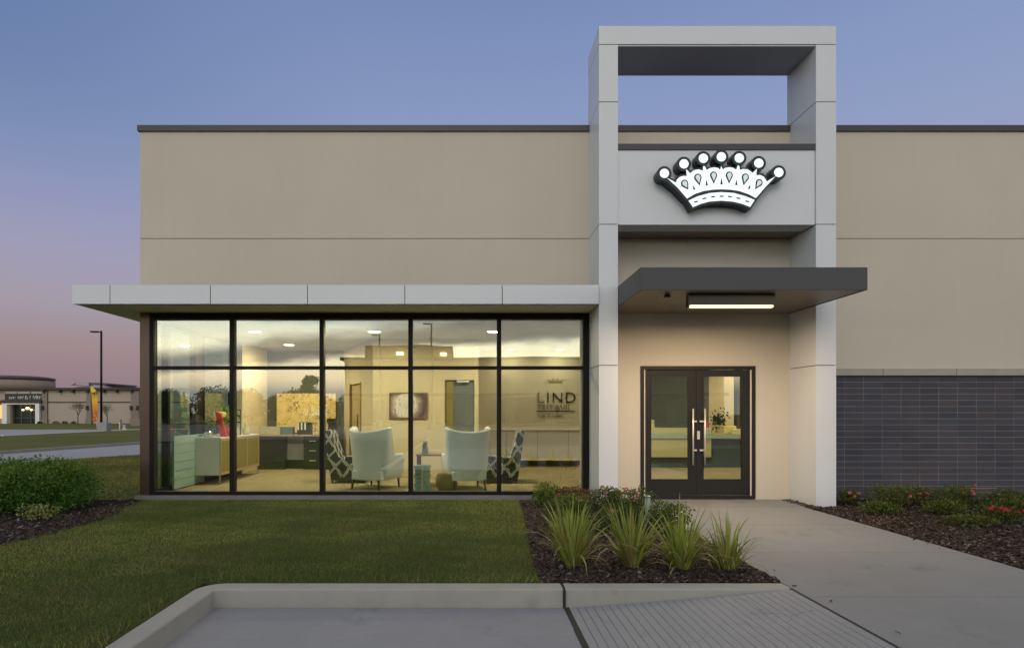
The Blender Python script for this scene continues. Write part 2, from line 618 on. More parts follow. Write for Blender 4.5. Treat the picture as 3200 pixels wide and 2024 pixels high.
def brick_mat():
    m, t, p = newmat('charcoal_brick')
    tcn = t.n('ShaderNodeNewGeometry').outputs['Position']
    sp = t.n('ShaderNodeSeparateXYZ')
    t.l(tcn, sp.inputs[0])
    cb = t.n('ShaderNodeCombineXYZ')
    t.l(t.m('ADD', sp.outputs[0], .03), cb.inputs[0])
    t.l(t.m('ADD', sp.outputs[2], -2.01 + 2.04), cb.inputs[1])
    cs = t.n('ShaderNodeSeparateXYZ')
    t.l(cb.outputs[0], cs.inputs[0])
    u = t.m('DIVIDE', cs.outputs[0], .314)
    v = t.m('DIVIDE', cs.outputs[1], .102)
    fu = t.m('FRACT', u)
    fv = t.m('FRACT', v)
    du = t.m('MULTIPLY', t.m('MINIMUM', fu, t.m('SUBTRACT', 1.0, fu)), .314)
    dv = t.m('MULTIPLY', t.m('MINIMUM', fv, t.m('SUBTRACT', 1.0, fv)), .102)
    wig = t.m('MULTIPLY', t.m('SUBTRACT', t.noise(tcn, 9, 3), .5), .004)
    mh = t.sstep(t.m('ADD', dv, wig), .0065, .0035)
    mv = t.m('MULTIPLY', t.sstep(t.m('ADD', du, wig), .0058, .003), t.m('MULTIPLY_ADD', t.sstep(t.noise(tcn, 2.2, 2), .40, .62), .65, .25))
    mort = t.m('MAXIMUM', mh, mv)
    cell = t.n('ShaderNodeCombineXYZ')
    t.l(t.m('FLOOR', u), cell.inputs[0])
    t.l(t.m('FLOOR', v), cell.inputs[1])
    wn = t.n('ShaderNodeTexWhiteNoise', noise_dimensions='2D')
    t.l(cell.outputs[0], wn.inputs['Vector'])
    bc = t.ramp(wn.outputs['Value'], [(0, (.050, .049, .064)), (.5, (.066, .062, .077)), (.8, (.072, .062, .072)), (1, (.058, .063, .082))])
    n = t.noise(tcn, 1.3, 4)
    n2 = t.noise(tcn, 90, 3)
    f = t.m('MULTIPLY', t.m('MULTIPLY_ADD', n, .5, .75), t.m('MULTIPLY_ADD', n2, .3, .85))
    splash = t.m('MULTIPLY', t.sstep(sp.outputs[2], .30, -.05), t.sstep(t.noise(tcn, 5, 4), .35, .65))
    k = t.mix(t.m('MULTIPLY', t.sstep(t.noise(tcn, .9, 3), .5, .7), .22), bc, (.085, .055, .056, 1))
    k = t.mix(mort, k, (.185, .175, .190, 1))
    k = t.mix(t.m('MULTIPLY', splash, .4), k, (.13, .105, .085, 1))
    sc = t.n('ShaderNodeVectorMath', operation='SCALE')
    t.l(k, sc.inputs[0])
    t.l(f, sc.inputs['Scale'])
    t.l(sc.outputs[0], p.inputs['Base Color'])
    p.inputs['Roughness'].default_value = .7
    p.inputs['Specular IOR Level'].default_value = .3
    bp = t.n('ShaderNodeBump')
    bp.inputs['Strength'].default_value = .7
    bp.inputs['Distance'].default_value = .006
    h = t.m('ADD', t.m('MULTIPLY', mort, -1.0), t.m('ADD', t.m('MULTIPLY', n2, .35), t.m('MULTIPLY', wn.outputs['Value'], .2)))
    t.l(h, bp.inputs['Height'])
    t.l(bp.outputs[0], p.inputs['Normal'])
    return m


M['brick'] = brick_mat()

# =====================================================================================
# SETTING
# =====================================================================================
GZ = -.05          # level of lawn and walk
PZL = -.20         # parking level


def sheet(name, poly, z, m, kind='structure', depth=.06):
    o = MB().slab(poly, z - depth, z).build(name, m)
    o['kind'] = kind
    return o


big = MB().slab([(-700, -400), (700, -400), (700, 900), (-700, 900)], -.32, -.30).build('ground', M['farlawn'])
big['kind'] = 'structure'

# front lawn (one sheet, cut round the kerbed bay)
sheet('lawn', [(-2.27, -12), (-2.27, 5.12), (.59, 5.12), (.62, 6.0), (.68, 7.0), (.76, 8.4), (.81, 9.96),
               (-5.42, 9.96), (-5.25, 9.2), (-4.98, 8.4), (-4.97, 7.6), (-5.10, 6.6), (-5.35, 5.0), (-5.9, 2.5),
               (-8.0, -12)], GZ, M['lawn'], depth=.25)
sheet('lawn', [(-13.5, 9.97), (-5.52, 9.97), (-5.52, 42), (-7.5, 42), (-11.4, 20.3), (-13.6, 16.2)], GZ, M['farlawn'], depth=.25)
# mulch beds
sheet('mulch_bed', [(.59, 5.12), (2.67, 5.12), (2.67, 9.24), (2.3, 10.0), (.81, 10.0), (.76, 8.4), (.68, 7.0), (.62, 6.0)],
      GZ - .012, M['mulch'], depth=.2)
sheet('mulch_bed', [(5.13, 4.6), (5.13, 9.2), (5.66, 9.25), (5.66, 10.0), (16, 10.0), (16, -3), (5.13, -3)], GZ - .012, M['mulch'], depth=.2)
sheet('mulch_bed', [(-5.42, 9.96), (-5.25, 9.2), (-4.98, 8.4), (-4.97, 7.6), (-5.10, 6.6), (-5.35, 5.0), (-5.9, 2.5), (-8, -12),
                    (-14, -12), (-13.5, 9.97)], GZ - .012, M['mulch'], depth=.2)
# entrance walk: five slabs with tooled joints over a dark bed
wk = MB()
ys = [-6, -3.0, .2, 1.70, 3.215, 4.74, 6.24, 7.77, 9.24]
for a, b in zip(ys[:-1], ys[1:]):
    wk.box(2.672, 5.128, a + .004, b - .004, GZ - .12, GZ)
wk.box(2.30, 5.33, 9.244, 10.2, GZ - .12, GZ + .002)
wk.box(2.68, 5.12, -6, 9.24, GZ - .13, GZ - .010, 1)
o = wk.build('entrance_walk', [M['walk'], M['groove']])
o['kind'] = 'structure'
# parking bay, kerb, ramp
sheet('parking_bay', [(-2.10, -6), (-2.10, 4.92), (.775, 4.92), (.775, -6)], PZL, M['pave'], depth=.10)
sheet('parking_lot', [(-2.10, -55), (-2.10, -6.01), (.775, -6.01), (.775, -55)], PZL, M['asphalt'], depth=.10)
sheet('parking_lot', [(.775, -55), (.775, -6.02), (60, -6.02), (60, -55)], PZL, M['asphalt'], depth=.10)
sheet('parking_lot', [(-70, -55), (-70, -12.1), (-2.28, -12.1), (-2.28, -3), (-2.1, -3), (-2.1, -55)], PZL, M['asphalt'], depth=.10)
# kerb: swept profile with rounded top arris
kb = MB()
prof = [(0, -.16), (0, -.008), (-.008, 0), (-.148, 0), (-.160, -.004), (-.166, -.014), (-.178, -.16)]   # (offset inwards, z below GZ)


def kerb_pts(path, normals):
    vs, fs = [], []
    for (px_, py_), (nx, ny) in zip(path, normals):
        for off, z in prof:
            vs.append((px_ + nx * (-off), py_ + ny * (-off), GZ + z))
    n = len(prof)
    for i in range(len(path) - 1):
        for k in range(n - 1):
            fs.append((i * n + k, i * n + k + 1, (i + 1) * n + k + 1, (i + 1) * n + k))
    return vs, fs


path, nrm = [], []
for yy in (-12, -6, 0, 3, 4.4):
    path.append((-2.27, yy))
    nrm.append((1, 0))
for i in range(9):
    t_ = math.pi / 2 * i / 8
    path.append((-2.05 - .22 * math.cos(t_), 4.90 + .22 * math.sin(t_)))
    nrm.append((math.cos(t_), -math.sin(t_)))
for xx in (-1.6, 0, .768):
    path.append((xx, 5.12))
    nrm.append((0, -1))
vs, fs = kerb_pts(path, nrm)
kb.add(vs, fs, 0, False)
# flared kerb beside the ramp
vs, fs = kerb_pts([(.792, 5.12), (1.5, 5.12), (2.2, 5.12), (2.66, 5.12)], [(0, -1)] * 4)
kb.add(vs, fs, 0, False)
kb.box(.770, .790, 4.93, 5.12, GZ - .16, GZ - .006, 1)
o = kb.build('kerb', [M['kerb'], M['groove']])
o['kind'] = 'structure'
# ramp flare: rises from the bay to the walk, with tooled grooves
rp = MB()
gx = np.linspace(.815, 2.645, 29)


def rz_(x, y=0):
    t_ = (x - .79) / (2.66 - .79)
    return PZL + (GZ - PZL) * min(max(t_, 0), 1) ** 1.15


for a, b in zip(gx[:-1], gx[1:]):
    a2, b2 = a + .0022, b - .0022
    rp.add([(a2, -6, rz_(a2)), (b2, -6, rz_(b2)), (b2, 4.93, rz_(b2)), (a2, 4.93, rz_(a2)),
            (a2, -6, rz_(a2) - .05), (b2, -6, rz_(b2) - .05), (b2, 4.93, rz_(b2) - .05), (a2, 4.93, rz_(a2) - .05)],
           [(0, 1, 2, 3), (0, 3, 7, 4), (1, 5, 6, 2), (3, 2, 6, 7), (0, 4, 5, 1)])
rp.add([(.78, -6, PZL - .02), (2.67, -6, GZ - .02), (2.67, 4.93, GZ - .02), (.78, 4.93, PZL - .02)], [(0, 1, 2, 3)], 1)
# irregular filler strip along the bay and the walk
for k in range(22):
    y0 = -6 + k * .497
    w1, w2 = random.uniform(-.004, .006), random.uniform(-.004, .006)
    rp.add([(.768 + w1, y0, PZL + .003), (.812 + w2, y0, PZL + .004), (.812 + w1, y0 + .497, PZL + .004), (.768 + w2, y0 + .497, PZL + .003)],
           [(0, 1, 2, 3)], 1)
rp.box(2.645, 2.671, -6, 5.12, GZ - .05, GZ - .002, 1)
o = rp.build('kerb_ramp', [M['ramp'], M['groove']])
o['kind'] = 'structure'

# driveway and far lots on the left
sheet('driveway', [(-17.2, 21.7), (-13.2, 16.6), (-11.6, 18.6), (-11.2, 20.4), (-7.4, 42), (-4, 66), (-9.5, 66), (-15.7, 28.5)], -.14, M['road'])
sheet('driveway', [(-60, 10), (-28, 9.0), (-13.7, 10.2), (-13.2, 16.6), (-17.2, 21.7), (-60, 24)], -.141, M['road'])
kk = MB().slab([(-60, 24.0), (-17.2, 21.7), (-15.7, 28.5), (-9.5, 66), (-9.75, 66), (-15.95, 28.6), (-17.35, 21.95), (-60, 24.25)], -.2, GZ + .02).build('kerb', M['kerb'])
kk['kind'] = 'structure'
sheet('verge', [(-60, 24.25), (-17.35, 21.95), (-15.95, 28.6), (-13.0, 46), (-14, 50.5), (-26.8, 49.0), (-28, 36), (-60, 36.5)], GZ + .01, M['farlawn'], depth=.2)
sheet('far_parking_lot', [(-80, 36.5), (-28, 36), (-26.8, 49.0), (-14, 50.5), (-14, 54), (-80, 54)], -.10, M['road'])
kk = MB().slab([(-28.15, 36), (-28, 36), (-26.8, 49), (-14, 50.5), (-14, 50.65), (-26.95, 49.15)], -.2, GZ + .06).build('kerb', M['white'])
kk['kind'] = 'structure'
sheet('far_lawn', [(-90, 54), (-46, 54), (-44, 51.2), (-14, 52), (-14, 90), (-90, 90)], GZ + .02, M['farlawn'], depth=.2)

# =====================================================================================
# THE OFFICE BUILDING
# =====================================================================================
WL = -5.50                     # left corner
CLX0, CLX1, CRX0, CRX1 = 1.992, 2.283, 5.335, 5.645     # portal columns
bld = empty('office_building', (0, 10, 0),
            'low beige stucco office with tall metal entrance portal, canopies and a glazed waiting room', 'building')

w = MB()
w.box(WL, 16, 10, 10.25, 4.300, 6.075)
w.box(WL, CLX0, 10, 10.25, 3.06, 4.289)
w.box(CLX0, CRX1, 10, 10.25, 2.173, 4.289)
w.box(CRX1, 16, 10, 10.25, 2.13, 4.289)
w.box(CLX0, 2.846, 10, 10.25, -.3, 2.173)
w.box(4.760, CRX1, 10, 10.25, -.3, 2.173)
w.box(WL + .02, 15.9, 10.012, 10.2, 4.28, 4.31, 1)
w.box(WL, WL + .25, 10.25, 30, 3.06, 6.075)
w.box(WL, WL + .25, 13.7, 30, -.3, 3.06)
w.box(15.75, 16, 10.25, 30, -.3, 6.075)
w.box(WL, 16, 30, 30.25, -.3, 6.075)
w.build('wall', [M['stucco'], M['panel_core']], bld)
MB().box(WL + .25, 15.75, 10.25, 30, 5.7, 5.8).build('roof', M['baseconc'], bld)
c = MB()
c.box(WL - .03, CLX0, 9.965, 10.28, 6.075, 6.17)
c.box(CLX0, CRX1, 9.97, 10.28, 6.075, 6.17)
c.box(CRX1, 16.03, 9.965, 10.28, 6.075, 6.17)
c.box(WL - .03, WL + .28, 10.28, 30.28, 6.075, 6.17)
c.build('parapet_cap', M['cap'], bld)
MB().box(CRX1, 16, 10, 10.25, -.3, 2.008).build('brick_base', M['brick'], bld)
sb = MB()
for a in np.arange(CRX1, 16, 1.22):
    sb.box(a + .002, min(a + 1.217, 16), 9.955, 10.25, 2.010, 2.128)
sb.build('stone_band', M['sill_stone'], bld, bevel=.006)

# portal: two clad columns, top beam, sign panel
zs = [-.3, 2.125, 4.295, 6.178, 7.063]
for x0, x1 in ((CLX0, CLX1), (CRX0, CRX1)):
    b = MB()
    for a, z in zip(zs[:-1], zs[1:]):
        b.box(x0, x1, 9.24, 10.08, a + .006, z - .006)
    b.box(x0 + .012, x1 - .012, 9.252, 10.068, -.2, 7.06, 1)
    b.build('column', [M['panel'], M['panel_core']], bld)
b = MB()
b.box(CLX0, CRX1, 9.24, 10.08, 7.069, 7.347)
b.build('portal_beam', [M['panel']], bld)
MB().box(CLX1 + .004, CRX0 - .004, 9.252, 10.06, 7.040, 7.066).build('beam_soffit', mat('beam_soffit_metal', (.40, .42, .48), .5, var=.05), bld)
MB().box(CLX1 + .006, CRX0 - .006, 9.262, 9.62, 4.296, 5.443).build('sign_panel', M['panel'], bld)
MB().box(CLX1 + .003, CRX0 - .003, 9.244, 9.66, 5.445, 5.537).build('sign_panel_cap', M['cap'], bld)
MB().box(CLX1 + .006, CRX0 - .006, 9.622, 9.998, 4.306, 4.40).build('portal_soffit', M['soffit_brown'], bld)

# white canopy over the storefront
cx = [-6.10, -5.52, -3.98, -2.49, -.997, .498, 1.985]
b = MB()
for a, z in zip(cx[:-1], cx[1:]):
    b.box(a + (.006 if a > -6 else 0), z - .006, 9.20, 9.30, 3.064, 3.354)
b.box(-6.09, 1.98, 9.212, 9.97, 3.07, 3.345, 1)
b.box(-6.10, -5.53, 9.301, 14.0, 3.068, 3.352)
b.build('window_canopy', [M['panel'], M['panel_core']], bld)
b = MB()
b.box(-6.04, 1.98, 9.304, 9.998, 3.056, 3.068)
b.box(-6.04, -5.51, 9.999, 13.9, 3.056, 3.066)
b.build('canopy_soffit', M['soffit'], bld)

# dark entrance canopy
b = MB()
b.box(CLX1 + .004, CRX0 - .004, 8.035, 8.06, 3.039, 3.344)
b.box(CLX1 + .004, CLX1 + .03, 8.061, 9.995, 3.039, 3.344)
b.box(CRX0 - .03, CRX0 - .004, 8.061, 9.995, 3.039, 3.344)
b.box(CLX1 + .031, CRX0 - .031, 8.061, 9.994, 3.20, 3.335)
can = b.build('entrance_canopy', M['canopy_dark'], bld, bevel=.003)
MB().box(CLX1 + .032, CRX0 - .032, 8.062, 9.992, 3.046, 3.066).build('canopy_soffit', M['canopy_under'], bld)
b = MB().lathe([(.05, 0), (.05, .012), (.035, .03), (.02, .045)], (2.75, 8.35, 3.002), 16)
b.build('soffit_sensor', M['black'], bld)

# storefront ------------------------------------------------------------------
YS = 10.0
GX0, GX1 = -5.27, 1.89
mull = [-3.97, -2.47, -.99, .49]
f = MB()
f.box(WL + .16, 1.99, YS, YS + .13, 2.952, 3.058)              # head
f.box(WL + .16, GX0, YS, YS + .13, .081, 2.952)                # left jamb
f.box(GX1, 1.99, YS, YS + .13, .081, 2.952)
f.box(WL + .16, 1.99, YS, YS + .13, .022, .081)                # sill
for x in mull:
    f.box(x - .036, x + .036, YS - .004, YS + .13, .0815, 2.9515)
xs = [GX0] + mull + [GX1]
for i in range(5):
    a = xs[i] + (.0365 if i else 0)
    z = xs[i + 1] - (.0365 if i < 4 else 0)
    f.box(a, z, YS + .002, YS + .125, 2.117, 2.172)
win = f.build('storefront_window', M['frame'], bld)
for i in range(5):
    a = xs[i] + (.036 if i else 0)
    z = xs[i + 1] - (.036 if i < 4 else 0)
    for z0, z1 in ((.082, 2.116), (2.173, 2.951)):
        MB().box(a + .001, z - .001, YS + .055, YS + .063, z0, z1).build('pane', M['glass'], win)
MB().box(WL, WL + .158, YS - .003, YS + .16, .022, 3.057).build('corner_post', M['post_bronze'], bld)
MB().box(WL - .05, 1.99, YS - .07, YS + .2, -.25, .020).build('window_curb', M['baseconc'], bld)
# glazed side return
f = MB()
for y0, y1 in ((10.66, 10.73), (11.74, 11.80), (12.08, 12.14), (13.60, 13.70)):
    f.box(WL + .02, WL + .14, y0, y1, .081, 2.95)
f.box(WL + .02, WL + .14, 10.161, 13.7, 2.952, 3.058)
f.box(WL + .02, WL + .14, 10.161, 13.7, .0, .081)
f.box(WL + .03, WL + .13, 11.801, 12.079, .082, 2.951)
sw = f.build('side_window', M['frame'], bld)
for y0, y1 in ((10.162, 10.66), (10.731, 11.739), (12.141, 13.599)):
    MB().box(WL + .07, WL + .078, y0, y1, .082, 2.951).build('pane', M['sideglass'], sw)

# entrance double door ----------------------------------------------------------
f = MB()
f.box(2.846, 2.905, 9.985, 10.12, -.03, 2.173)
f.box(4.701, 4.760, 9.985, 10.12, -.03, 2.173)
f.box(2.905, 4.701, 9.985, 10.12, 2.118, 2.172)
f.box(2.905, 4.701, 9.99, 10.16, -.05, .012)
f.build('door_frame', M['door_frame'], bld)
for x in (2.907, 4.681):
    MB().box(x, x + .018, 10.0, 10.02, .0, 2.11).build('weather_strip', M['strip'], bld)


def leaf(x0, x1, gx0, gx1, hx, sgn):
    d = MB()
    z0, z1, y0, y1 = .022, 2.108, 10.03, 10.085
    gz0, gz1 = .273, 2.01
    d.box(x0, gx0, y0, y1, z0, z1)
    d.box(gx1, x1, y0, y1, z0, z1)
    d.box(gx0, gx1, y0, y1, z0, gz0)
    d.box(gx0, gx1, y0, y1, gz1, z1)
    for a, z in ((gx0, gx0 + .012), (gx1 - .012, gx1)):
        d.box(a, z, y0 - .006, y0 + .004, gz0, gz1)
    d.box(gx0 + .012, gx1 - .012, y0 - .006, y0 + .004, gz0, gz0 + .012)
    d.box(gx0 + .012, gx1 - .012, y0 - .006, y0 + .004, gz1 - .012, gz1)
    lf = d.build('door', M['door_frame'], bld)
    MB().box(gx0 + .001, gx1 - .001, 10.055, 10.063, gz0 + .001, gz1 - .001).build('pane', M['doorglass'], lf)
    h = MB().tube([(hx, 9.955, .524), (hx, 9.955, 1.463)], .0135, 10)
    for z in (.77, 1.25):
        h.tube([(hx, 9.955, z), (hx + sgn * .02, 10.03, z)], .010, 8)
        h.box(hx - .004 + min(0, sgn * .07), hx + .004 + max(0, sgn * .07), 9.985, 10.0, z - .014, z + .014)
    h.build('handle', M['steel'], lf)
    return lf


lf1 = leaf(2.927, 3.785, 3.023, 3.66, 3.709, 1)
lf2 = leaf(3.790, 4.679, 3.90, 4.555, 3.905, -1)
MB().box(3.800, 3.845, 10.018, 10.03, .95, 1.09).build('lock_plate', M['steel'], lf2)

# interior shell ------------------------------------------------------------------
MB().box(WL + .15, 10.4, 10.131, 20.5, -.2, 0).build('floor', M['carpet'], bld)
MB().box(WL + .15, 10.4, 10.131, 20.5, 2.98, 3.04).build('ceiling', M['ceiling'], bld)
iw = MB()
iw.box(-5.25, -3.24, 15.4, 15.5, 0, 2.98, 2)                      # dark wall behind the desk
iw.box(-5.245, -5.20, 13.705, 15.4, 0, 2.98, 0)                   # warm end of the side wall
# angled wall with a door opening
A, B = Vector((-3.24, 15.42, 0)), Vector((-2.10, 13.0, 0))
d_ = (B - A).normalized()
L_ = (B - A).length


def seg(s0, s1, z0, z1, mi=0, t0=0.0, t1=.12):
    n_ = Vector((-d_.y, d_.x, 0))
    p = [A + d_ * s0 + n_ * t0, A + d_ * s1 + n_ * t0, A + d_ * s1 + n_ * t1, A + d_ * s0 + n_ * t1]
    iw.slab([(q.x, q.y) for q in p], z0, z1, mi)


seg(0, .62, 0, 2.98)
seg(.62, 1.72, 2.08, 2.98)
seg(1.72, L_, 0, 2.98)
iw.box(-2.10, -.54, 13.0, 13.12, 0, 2.98)                         # wall with the picture
iw.box(.10, .19, 13.0, 13.12, 0, 2.98)
iw.box(-.54, .10, 13.0, 13.12, 2.10, 2.98)
iw.box(.07, .19, 13.12, 15.5, 0, 2.98)
iw.box(.19, 3.2, 15.5, 15.62, .20, 2.98, 1)                       # logo wall
iw.box(3.08, 3.2, 15.62, 16.5, 0, 2.98, 1)
iw.box(3.2, 6.58, 16.5, 16.62, 0, 2.98, 3)                        # slate wall behind the counter
iw.box(6.46, 6.58, 16.62, 19.0, 0, 2.98, 3)
iw.box(6.58, 10.3, 19.0, 19.1, 0, 2.98, 0)
iw.box(10.3, 10.4, 10.26, 19.0, 0, 2.98, 0)
iw.box(7.75, 7.93, 17.4, 17.6, 0, 2.98, 2)                        # dark post
iw.box(5.645, 10.3, 10.26, 10.3, 0, 2.98, 0)
iw.box(CLX0 - .1, 2.84, 10.26, 10.3, 0, 2.98, 0)
iw.box(2.84, 4.77, 10.26, 10.3, 2.18, 2.98, 0)
iw.box(4.77, 5.645, 10.26, 10.3, 0, 2.98, 0)
iw.build('interior_wall', [M['interior_wall'], M['interior_grey'], M['interior_dark'], M['interior_slate']], bld)
b = MB()
b.box(.20, 3.07, 15.42, 15.5, .94, .97, 0)
for x in (.95, 1.75, 2.55):
    b.box(x - .004, x + .004, 15.494, 15.4985, .2, .94, 1)
b.box(.20, 3.07, 15.3, 15.5, .17, .20, 0)
b.build('wall_panelling', [M['interior_wall'], M['interior_dark']], bld)
# room doors
b = MB()
b.box(-.53, .09, 13.07, 13.11, .01, 2.09)
dr = b.build('interior_door', M['interior_slate'], bld)
MB().box(-.53, -.36, 13.05, 13.069, .01, 2.08).build('door_panel', M['olive'], dr)
MB().box(-.28, -.02, 12.97, 13.0, 2.05, 2.085).build('door_closer', M['white'], dr)
b = MB()
n_ = Vector((-d_.y, d_.x, 0))
p = [A + d_ * .66 + n_ * .04, A + d_ * 1.68 + n_ * .04, A + d_ * 1.68 + n_ * .08, A + d_ * .66 + n_ * .08]
b.slab([(q.x, q.y) for q in p], .01, 2.05)
dr = b.build('interior_door', M['wood'], bld)
b = MB()
for s in (.62, 1.64):
    p = [A + d_ * s - n_ * .012, A + d_ * (s + .08) - n_ * .012, A + d_ * (s + .08) + n_ * .035, A + d_ * s + n_ * .035]
    b.slab([(q.x, q.y) for q in p], .01, 2.10)
b.build('door_casing', M['brownwood'], dr)
q = A + d_ * 1.5 - n_ * .03
MB().tube([q + Vector((0, 0, 1.0)), q + Vector((0, 0, 1.35))], .012, 8).build('handle', M['black'], dr)
# planked low wall along the side window
b = MB()
for k in range(6):
    b.box(-5.335, -5.30, 10.75, 11.98, .02 + k * .16, .02 + k * .16 + .153)
b.build('low_plank_wall', M['planks'], bld)

# lamp under the entrance canopy ---------------------------------------------------
lamp = empty('canopy_light', (3.61, 8.34, 3.046), 'long dark box lamp with a glowing warm strip under the entrance canopy', 'lamp')
b = MB()
LX0, LX1 = 3.016, 4.213
b.box(LX0, LX1, 8.27, 8.30, 2.882, 3.044)
b.box(LX0, LX1, 8.345, 8.365, 2.845, 3.044)
b.box(LX0, LX0 + .025, 8.301, 8.344, 2.845, 3.044)
b.box(LX1 - .025, LX1, 8.301, 8.344, 2.845, 3.044)
b.box(LX0 + .026, LX1 - .026, 8.301, 8.344, 2.93, 3.04)
b.build('lamp_housing', mat('lamp_housing_metal', (.045, .035, .02), .22, .4, var=.1), lamp)
MB().box(LX0 + .027, LX1 - .027, 8.268, 8.343, 2.850, 2.880).build('lamp_lens', emitter('lamp_lens', (1, .78, .45), 1.7), lamp)
ld = bpy.data.lights.new('canopy_lamp_glow', 'AREA')
ld.shape = 'RECTANGLE'
ld.size, ld.size_y = 1.1, .02
ld.energy = 76
ld.color = (1, .72, .43)
lo = bpy.data.objects.new('canopy_lamp_glow', ld)
col.objects.link(lo)
lo.location = (3.61, 8.33, 2.842)
lo.parent = None

# ceiling lights -------------------------------------------------------------------
lens = emitter('downlight_lens', (1, .90, .66), 14)
lens2 = emitter('small_downlight_lens', (1, .95, .82), 9)
trimm = M['white']
spots = [(-4.18, 11.67, 'd', 'round ceiling downlight nearest the window at the left end of the waiting room'),
         (-1.86, 11.67, 'd', 'round ceiling downlight over the teal wing chair in the middle'),
         (.458, 11.67, 'd', 'round ceiling downlight over the black patterned chair at the right'),
         (-4.22, 14.0, 'd', 'round ceiling downlight above the dark desk at the back'),
         (1.04, 15.0, 's', 'small ceiling spot left of the wall lettering'),
         (2.25, 15.0, 's', 'small ceiling spot right above the wall lettering')]
dl_ = bpy.data.lights.new('downlight_and_fill_glow', 'AREA')
dl_.shape = 'DISK'
dl_.size = .24
dl_.energy = 64
dl_.color = (1, .87, .62)
ds_ = bpy.data.lights.new('spot_glow', 'AREA')
ds_.shape = 'DISK'
ds_.size = .14
ds_.energy = 16
ds_.color = (1, .85, .58)
protos = {}
for x, y, k, lab in spots:
    if k not in protos:
        r = .125 if k == 'd' else .085
        o = empty('ceiling_light', (x, y, 2.98))
        WLOC[o.name] = Vector((0, 0, 0))
        MB().lathe([(r + .03, 0), (r + .028, -.012), (r, -.016), (r - .006, -.004)], (0, 0, 0), 24).build('trim_ring', trimm, o, origin=(0, 0, 0))
        MB().lathe([(.001, -.022), (r * .7, -.021), (r - .008, -.014), (r - .008, -.003)], (0, 0, 0), 24).build('lens', lens if k == 'd' else lens2, o, origin=(0, 0, 0))
        protos[k] = o
    else:
        o = copy_tree(protos[k])
        o.location = (x, y, 2.98)
    tag(o, lab, 'ceiling light', 'downlights in the waiting room ceiling')
    g = bpy.data.objects.new('downlight_and_fill_glow', dl_ if k == 'd' else ds_)
    col.objects.link(g)
    g.location = (x, y, 2.945)
# unseen lobby lights; the last is fill added to brighten the right side
for x, y in ((4.6, 13.4), (7.8, 14.6), (8.6, 17.6)):
    g = bpy.data.objects.new('downlight_and_fill_glow', dl_)
    col.objects.link(g)
    g.location = (x, y, 2.945)

# crown sign ------------------------------------------------------------------------
sign = empty('crown_sign', (PX(2255, 9.26), 9.26, 4.45), 'lit white crown emblem with black edging on the entrance portal', 'sign')
YF = 9.08


def zq(p):
    return (PX(2030 + p[0] / 5.351, YF), PZ(460 + p[1] / 5.351, YF))


SC = YF / F / 5.351
M['sign_black'] = mat('sign_return', (.016, .020, .024), .4, var=.1)
M['sign_white'] = emitter('sign_face', (.74, .85, .91), .74)
M['sign_inner'] = emitter('sign_face_dim', (.55, .61, .62), .52)
body = [(255, 560), (330, 500), (430, 560), (450, 500), (520, 452), (610, 445), (596, 380), (640, 352), (690, 395), (770, 350), (868, 345),
        (880, 300), (910, 285), (945, 308), (968, 345), (1080, 310), (1165, 335), (1180, 290), (1222, 290), (1232, 335), (1330, 305),
        (1430, 345), (1455, 292), (1490, 278), (1520, 310), (1532, 345), (1640, 345), (1735, 405), (1762, 345), (1812, 345), (1808, 430),
        (1900, 440), (1955, 500), (1978, 550), (2090, 460), (2150, 510), (1985, 640), (1880, 770), (1800, 875), (1690, 1040),
        (1550, 985), (1400, 948), (1200, 930), (1000, 945), (850, 988), (712, 1045), (640, 910), (590, 865), (430, 700)]
b = MB().prism([zq(p) for p in body], YF, 9.262, 0)
b.build('crown_body', M['sign_black'], sign)
balls = [(246, 440), (573, 282), (897, 190), (1197, 165), (1497, 185), (1824, 270), (2158, 425)]
for i, (x, y) in enumerate(balls):
    X, Z = zq((x, y))
    circ = [(X + 122 * SC * math.cos(t), Z + 122 * SC * math.sin(t)) for t in np.linspace(0, 2 * math.pi, 37)[:-1]]
    bo = MB().prism(circ, YF - .001, 9.262).build('crown_ball', M['sign_black'], sign)
    circ = [(X + 77 * SC * math.cos(t), Z + 77 * SC * math.sin(t)) for t in np.linspace(0, 2 * math.pi, 33)[:-1]]
    MB().prism(circ, YF - .007, YF - .002).build('lit_disc', M['sign_white'], bo)
face = [(290, 515), (440, 598), (455, 545), (500, 503), (560, 485), (622, 487), (610, 370), (675, 440), (740, 388), (820, 375), (890, 400),
        (897, 320), (920, 322), (950, 385), (1010, 352), (1080, 342), (1140, 352), (1178, 382), (1195, 322), (1222, 378), (1260, 350),
        (1330, 340), (1400, 352), (1445, 385), (1475, 308), (1498, 320), (1505, 385), (1560, 368), (1640, 375), (1722, 435), (1790, 364),
        (1780, 472), (1850, 468), (1910, 500), (1955, 578), (2105, 490), (1950, 650), (1775, 852), (1660, 790), (1500, 735), (1350, 712), (1200, 705),
        (1050, 712), (900, 735), (750, 785), (625, 860), (470, 680)]
MB().prism([zq(p) for p in face], YF - .006, YF - .001).build('lit_face', M['sign_white'], sign)
band = [(650, 895), (800, 825), (1000, 770), (1200, 755), (1400, 768), (1600, 822), (1755, 885), (1680, 1000), (1550, 950), (1400, 912),
        (1200, 895), (1000, 910), (850, 950), (725, 1005)]
MB().prism([zq(p) for p in band], YF - .006, YF - .001).build('lit_band', M['sign_white'], sign)


def tear(cx_, cy_, r, tx, ty):
    a = math.atan2(ty - cy_, tx - cx_)
    pts = []
    for t in np.linspace(a + .9, a + 2 * math.pi - .9, 18):
        pts.append((cx_ + r * .95 * math.cos(t), cy_ + r * math.sin(t)))
    pts.append((tx, ty))
    return pts


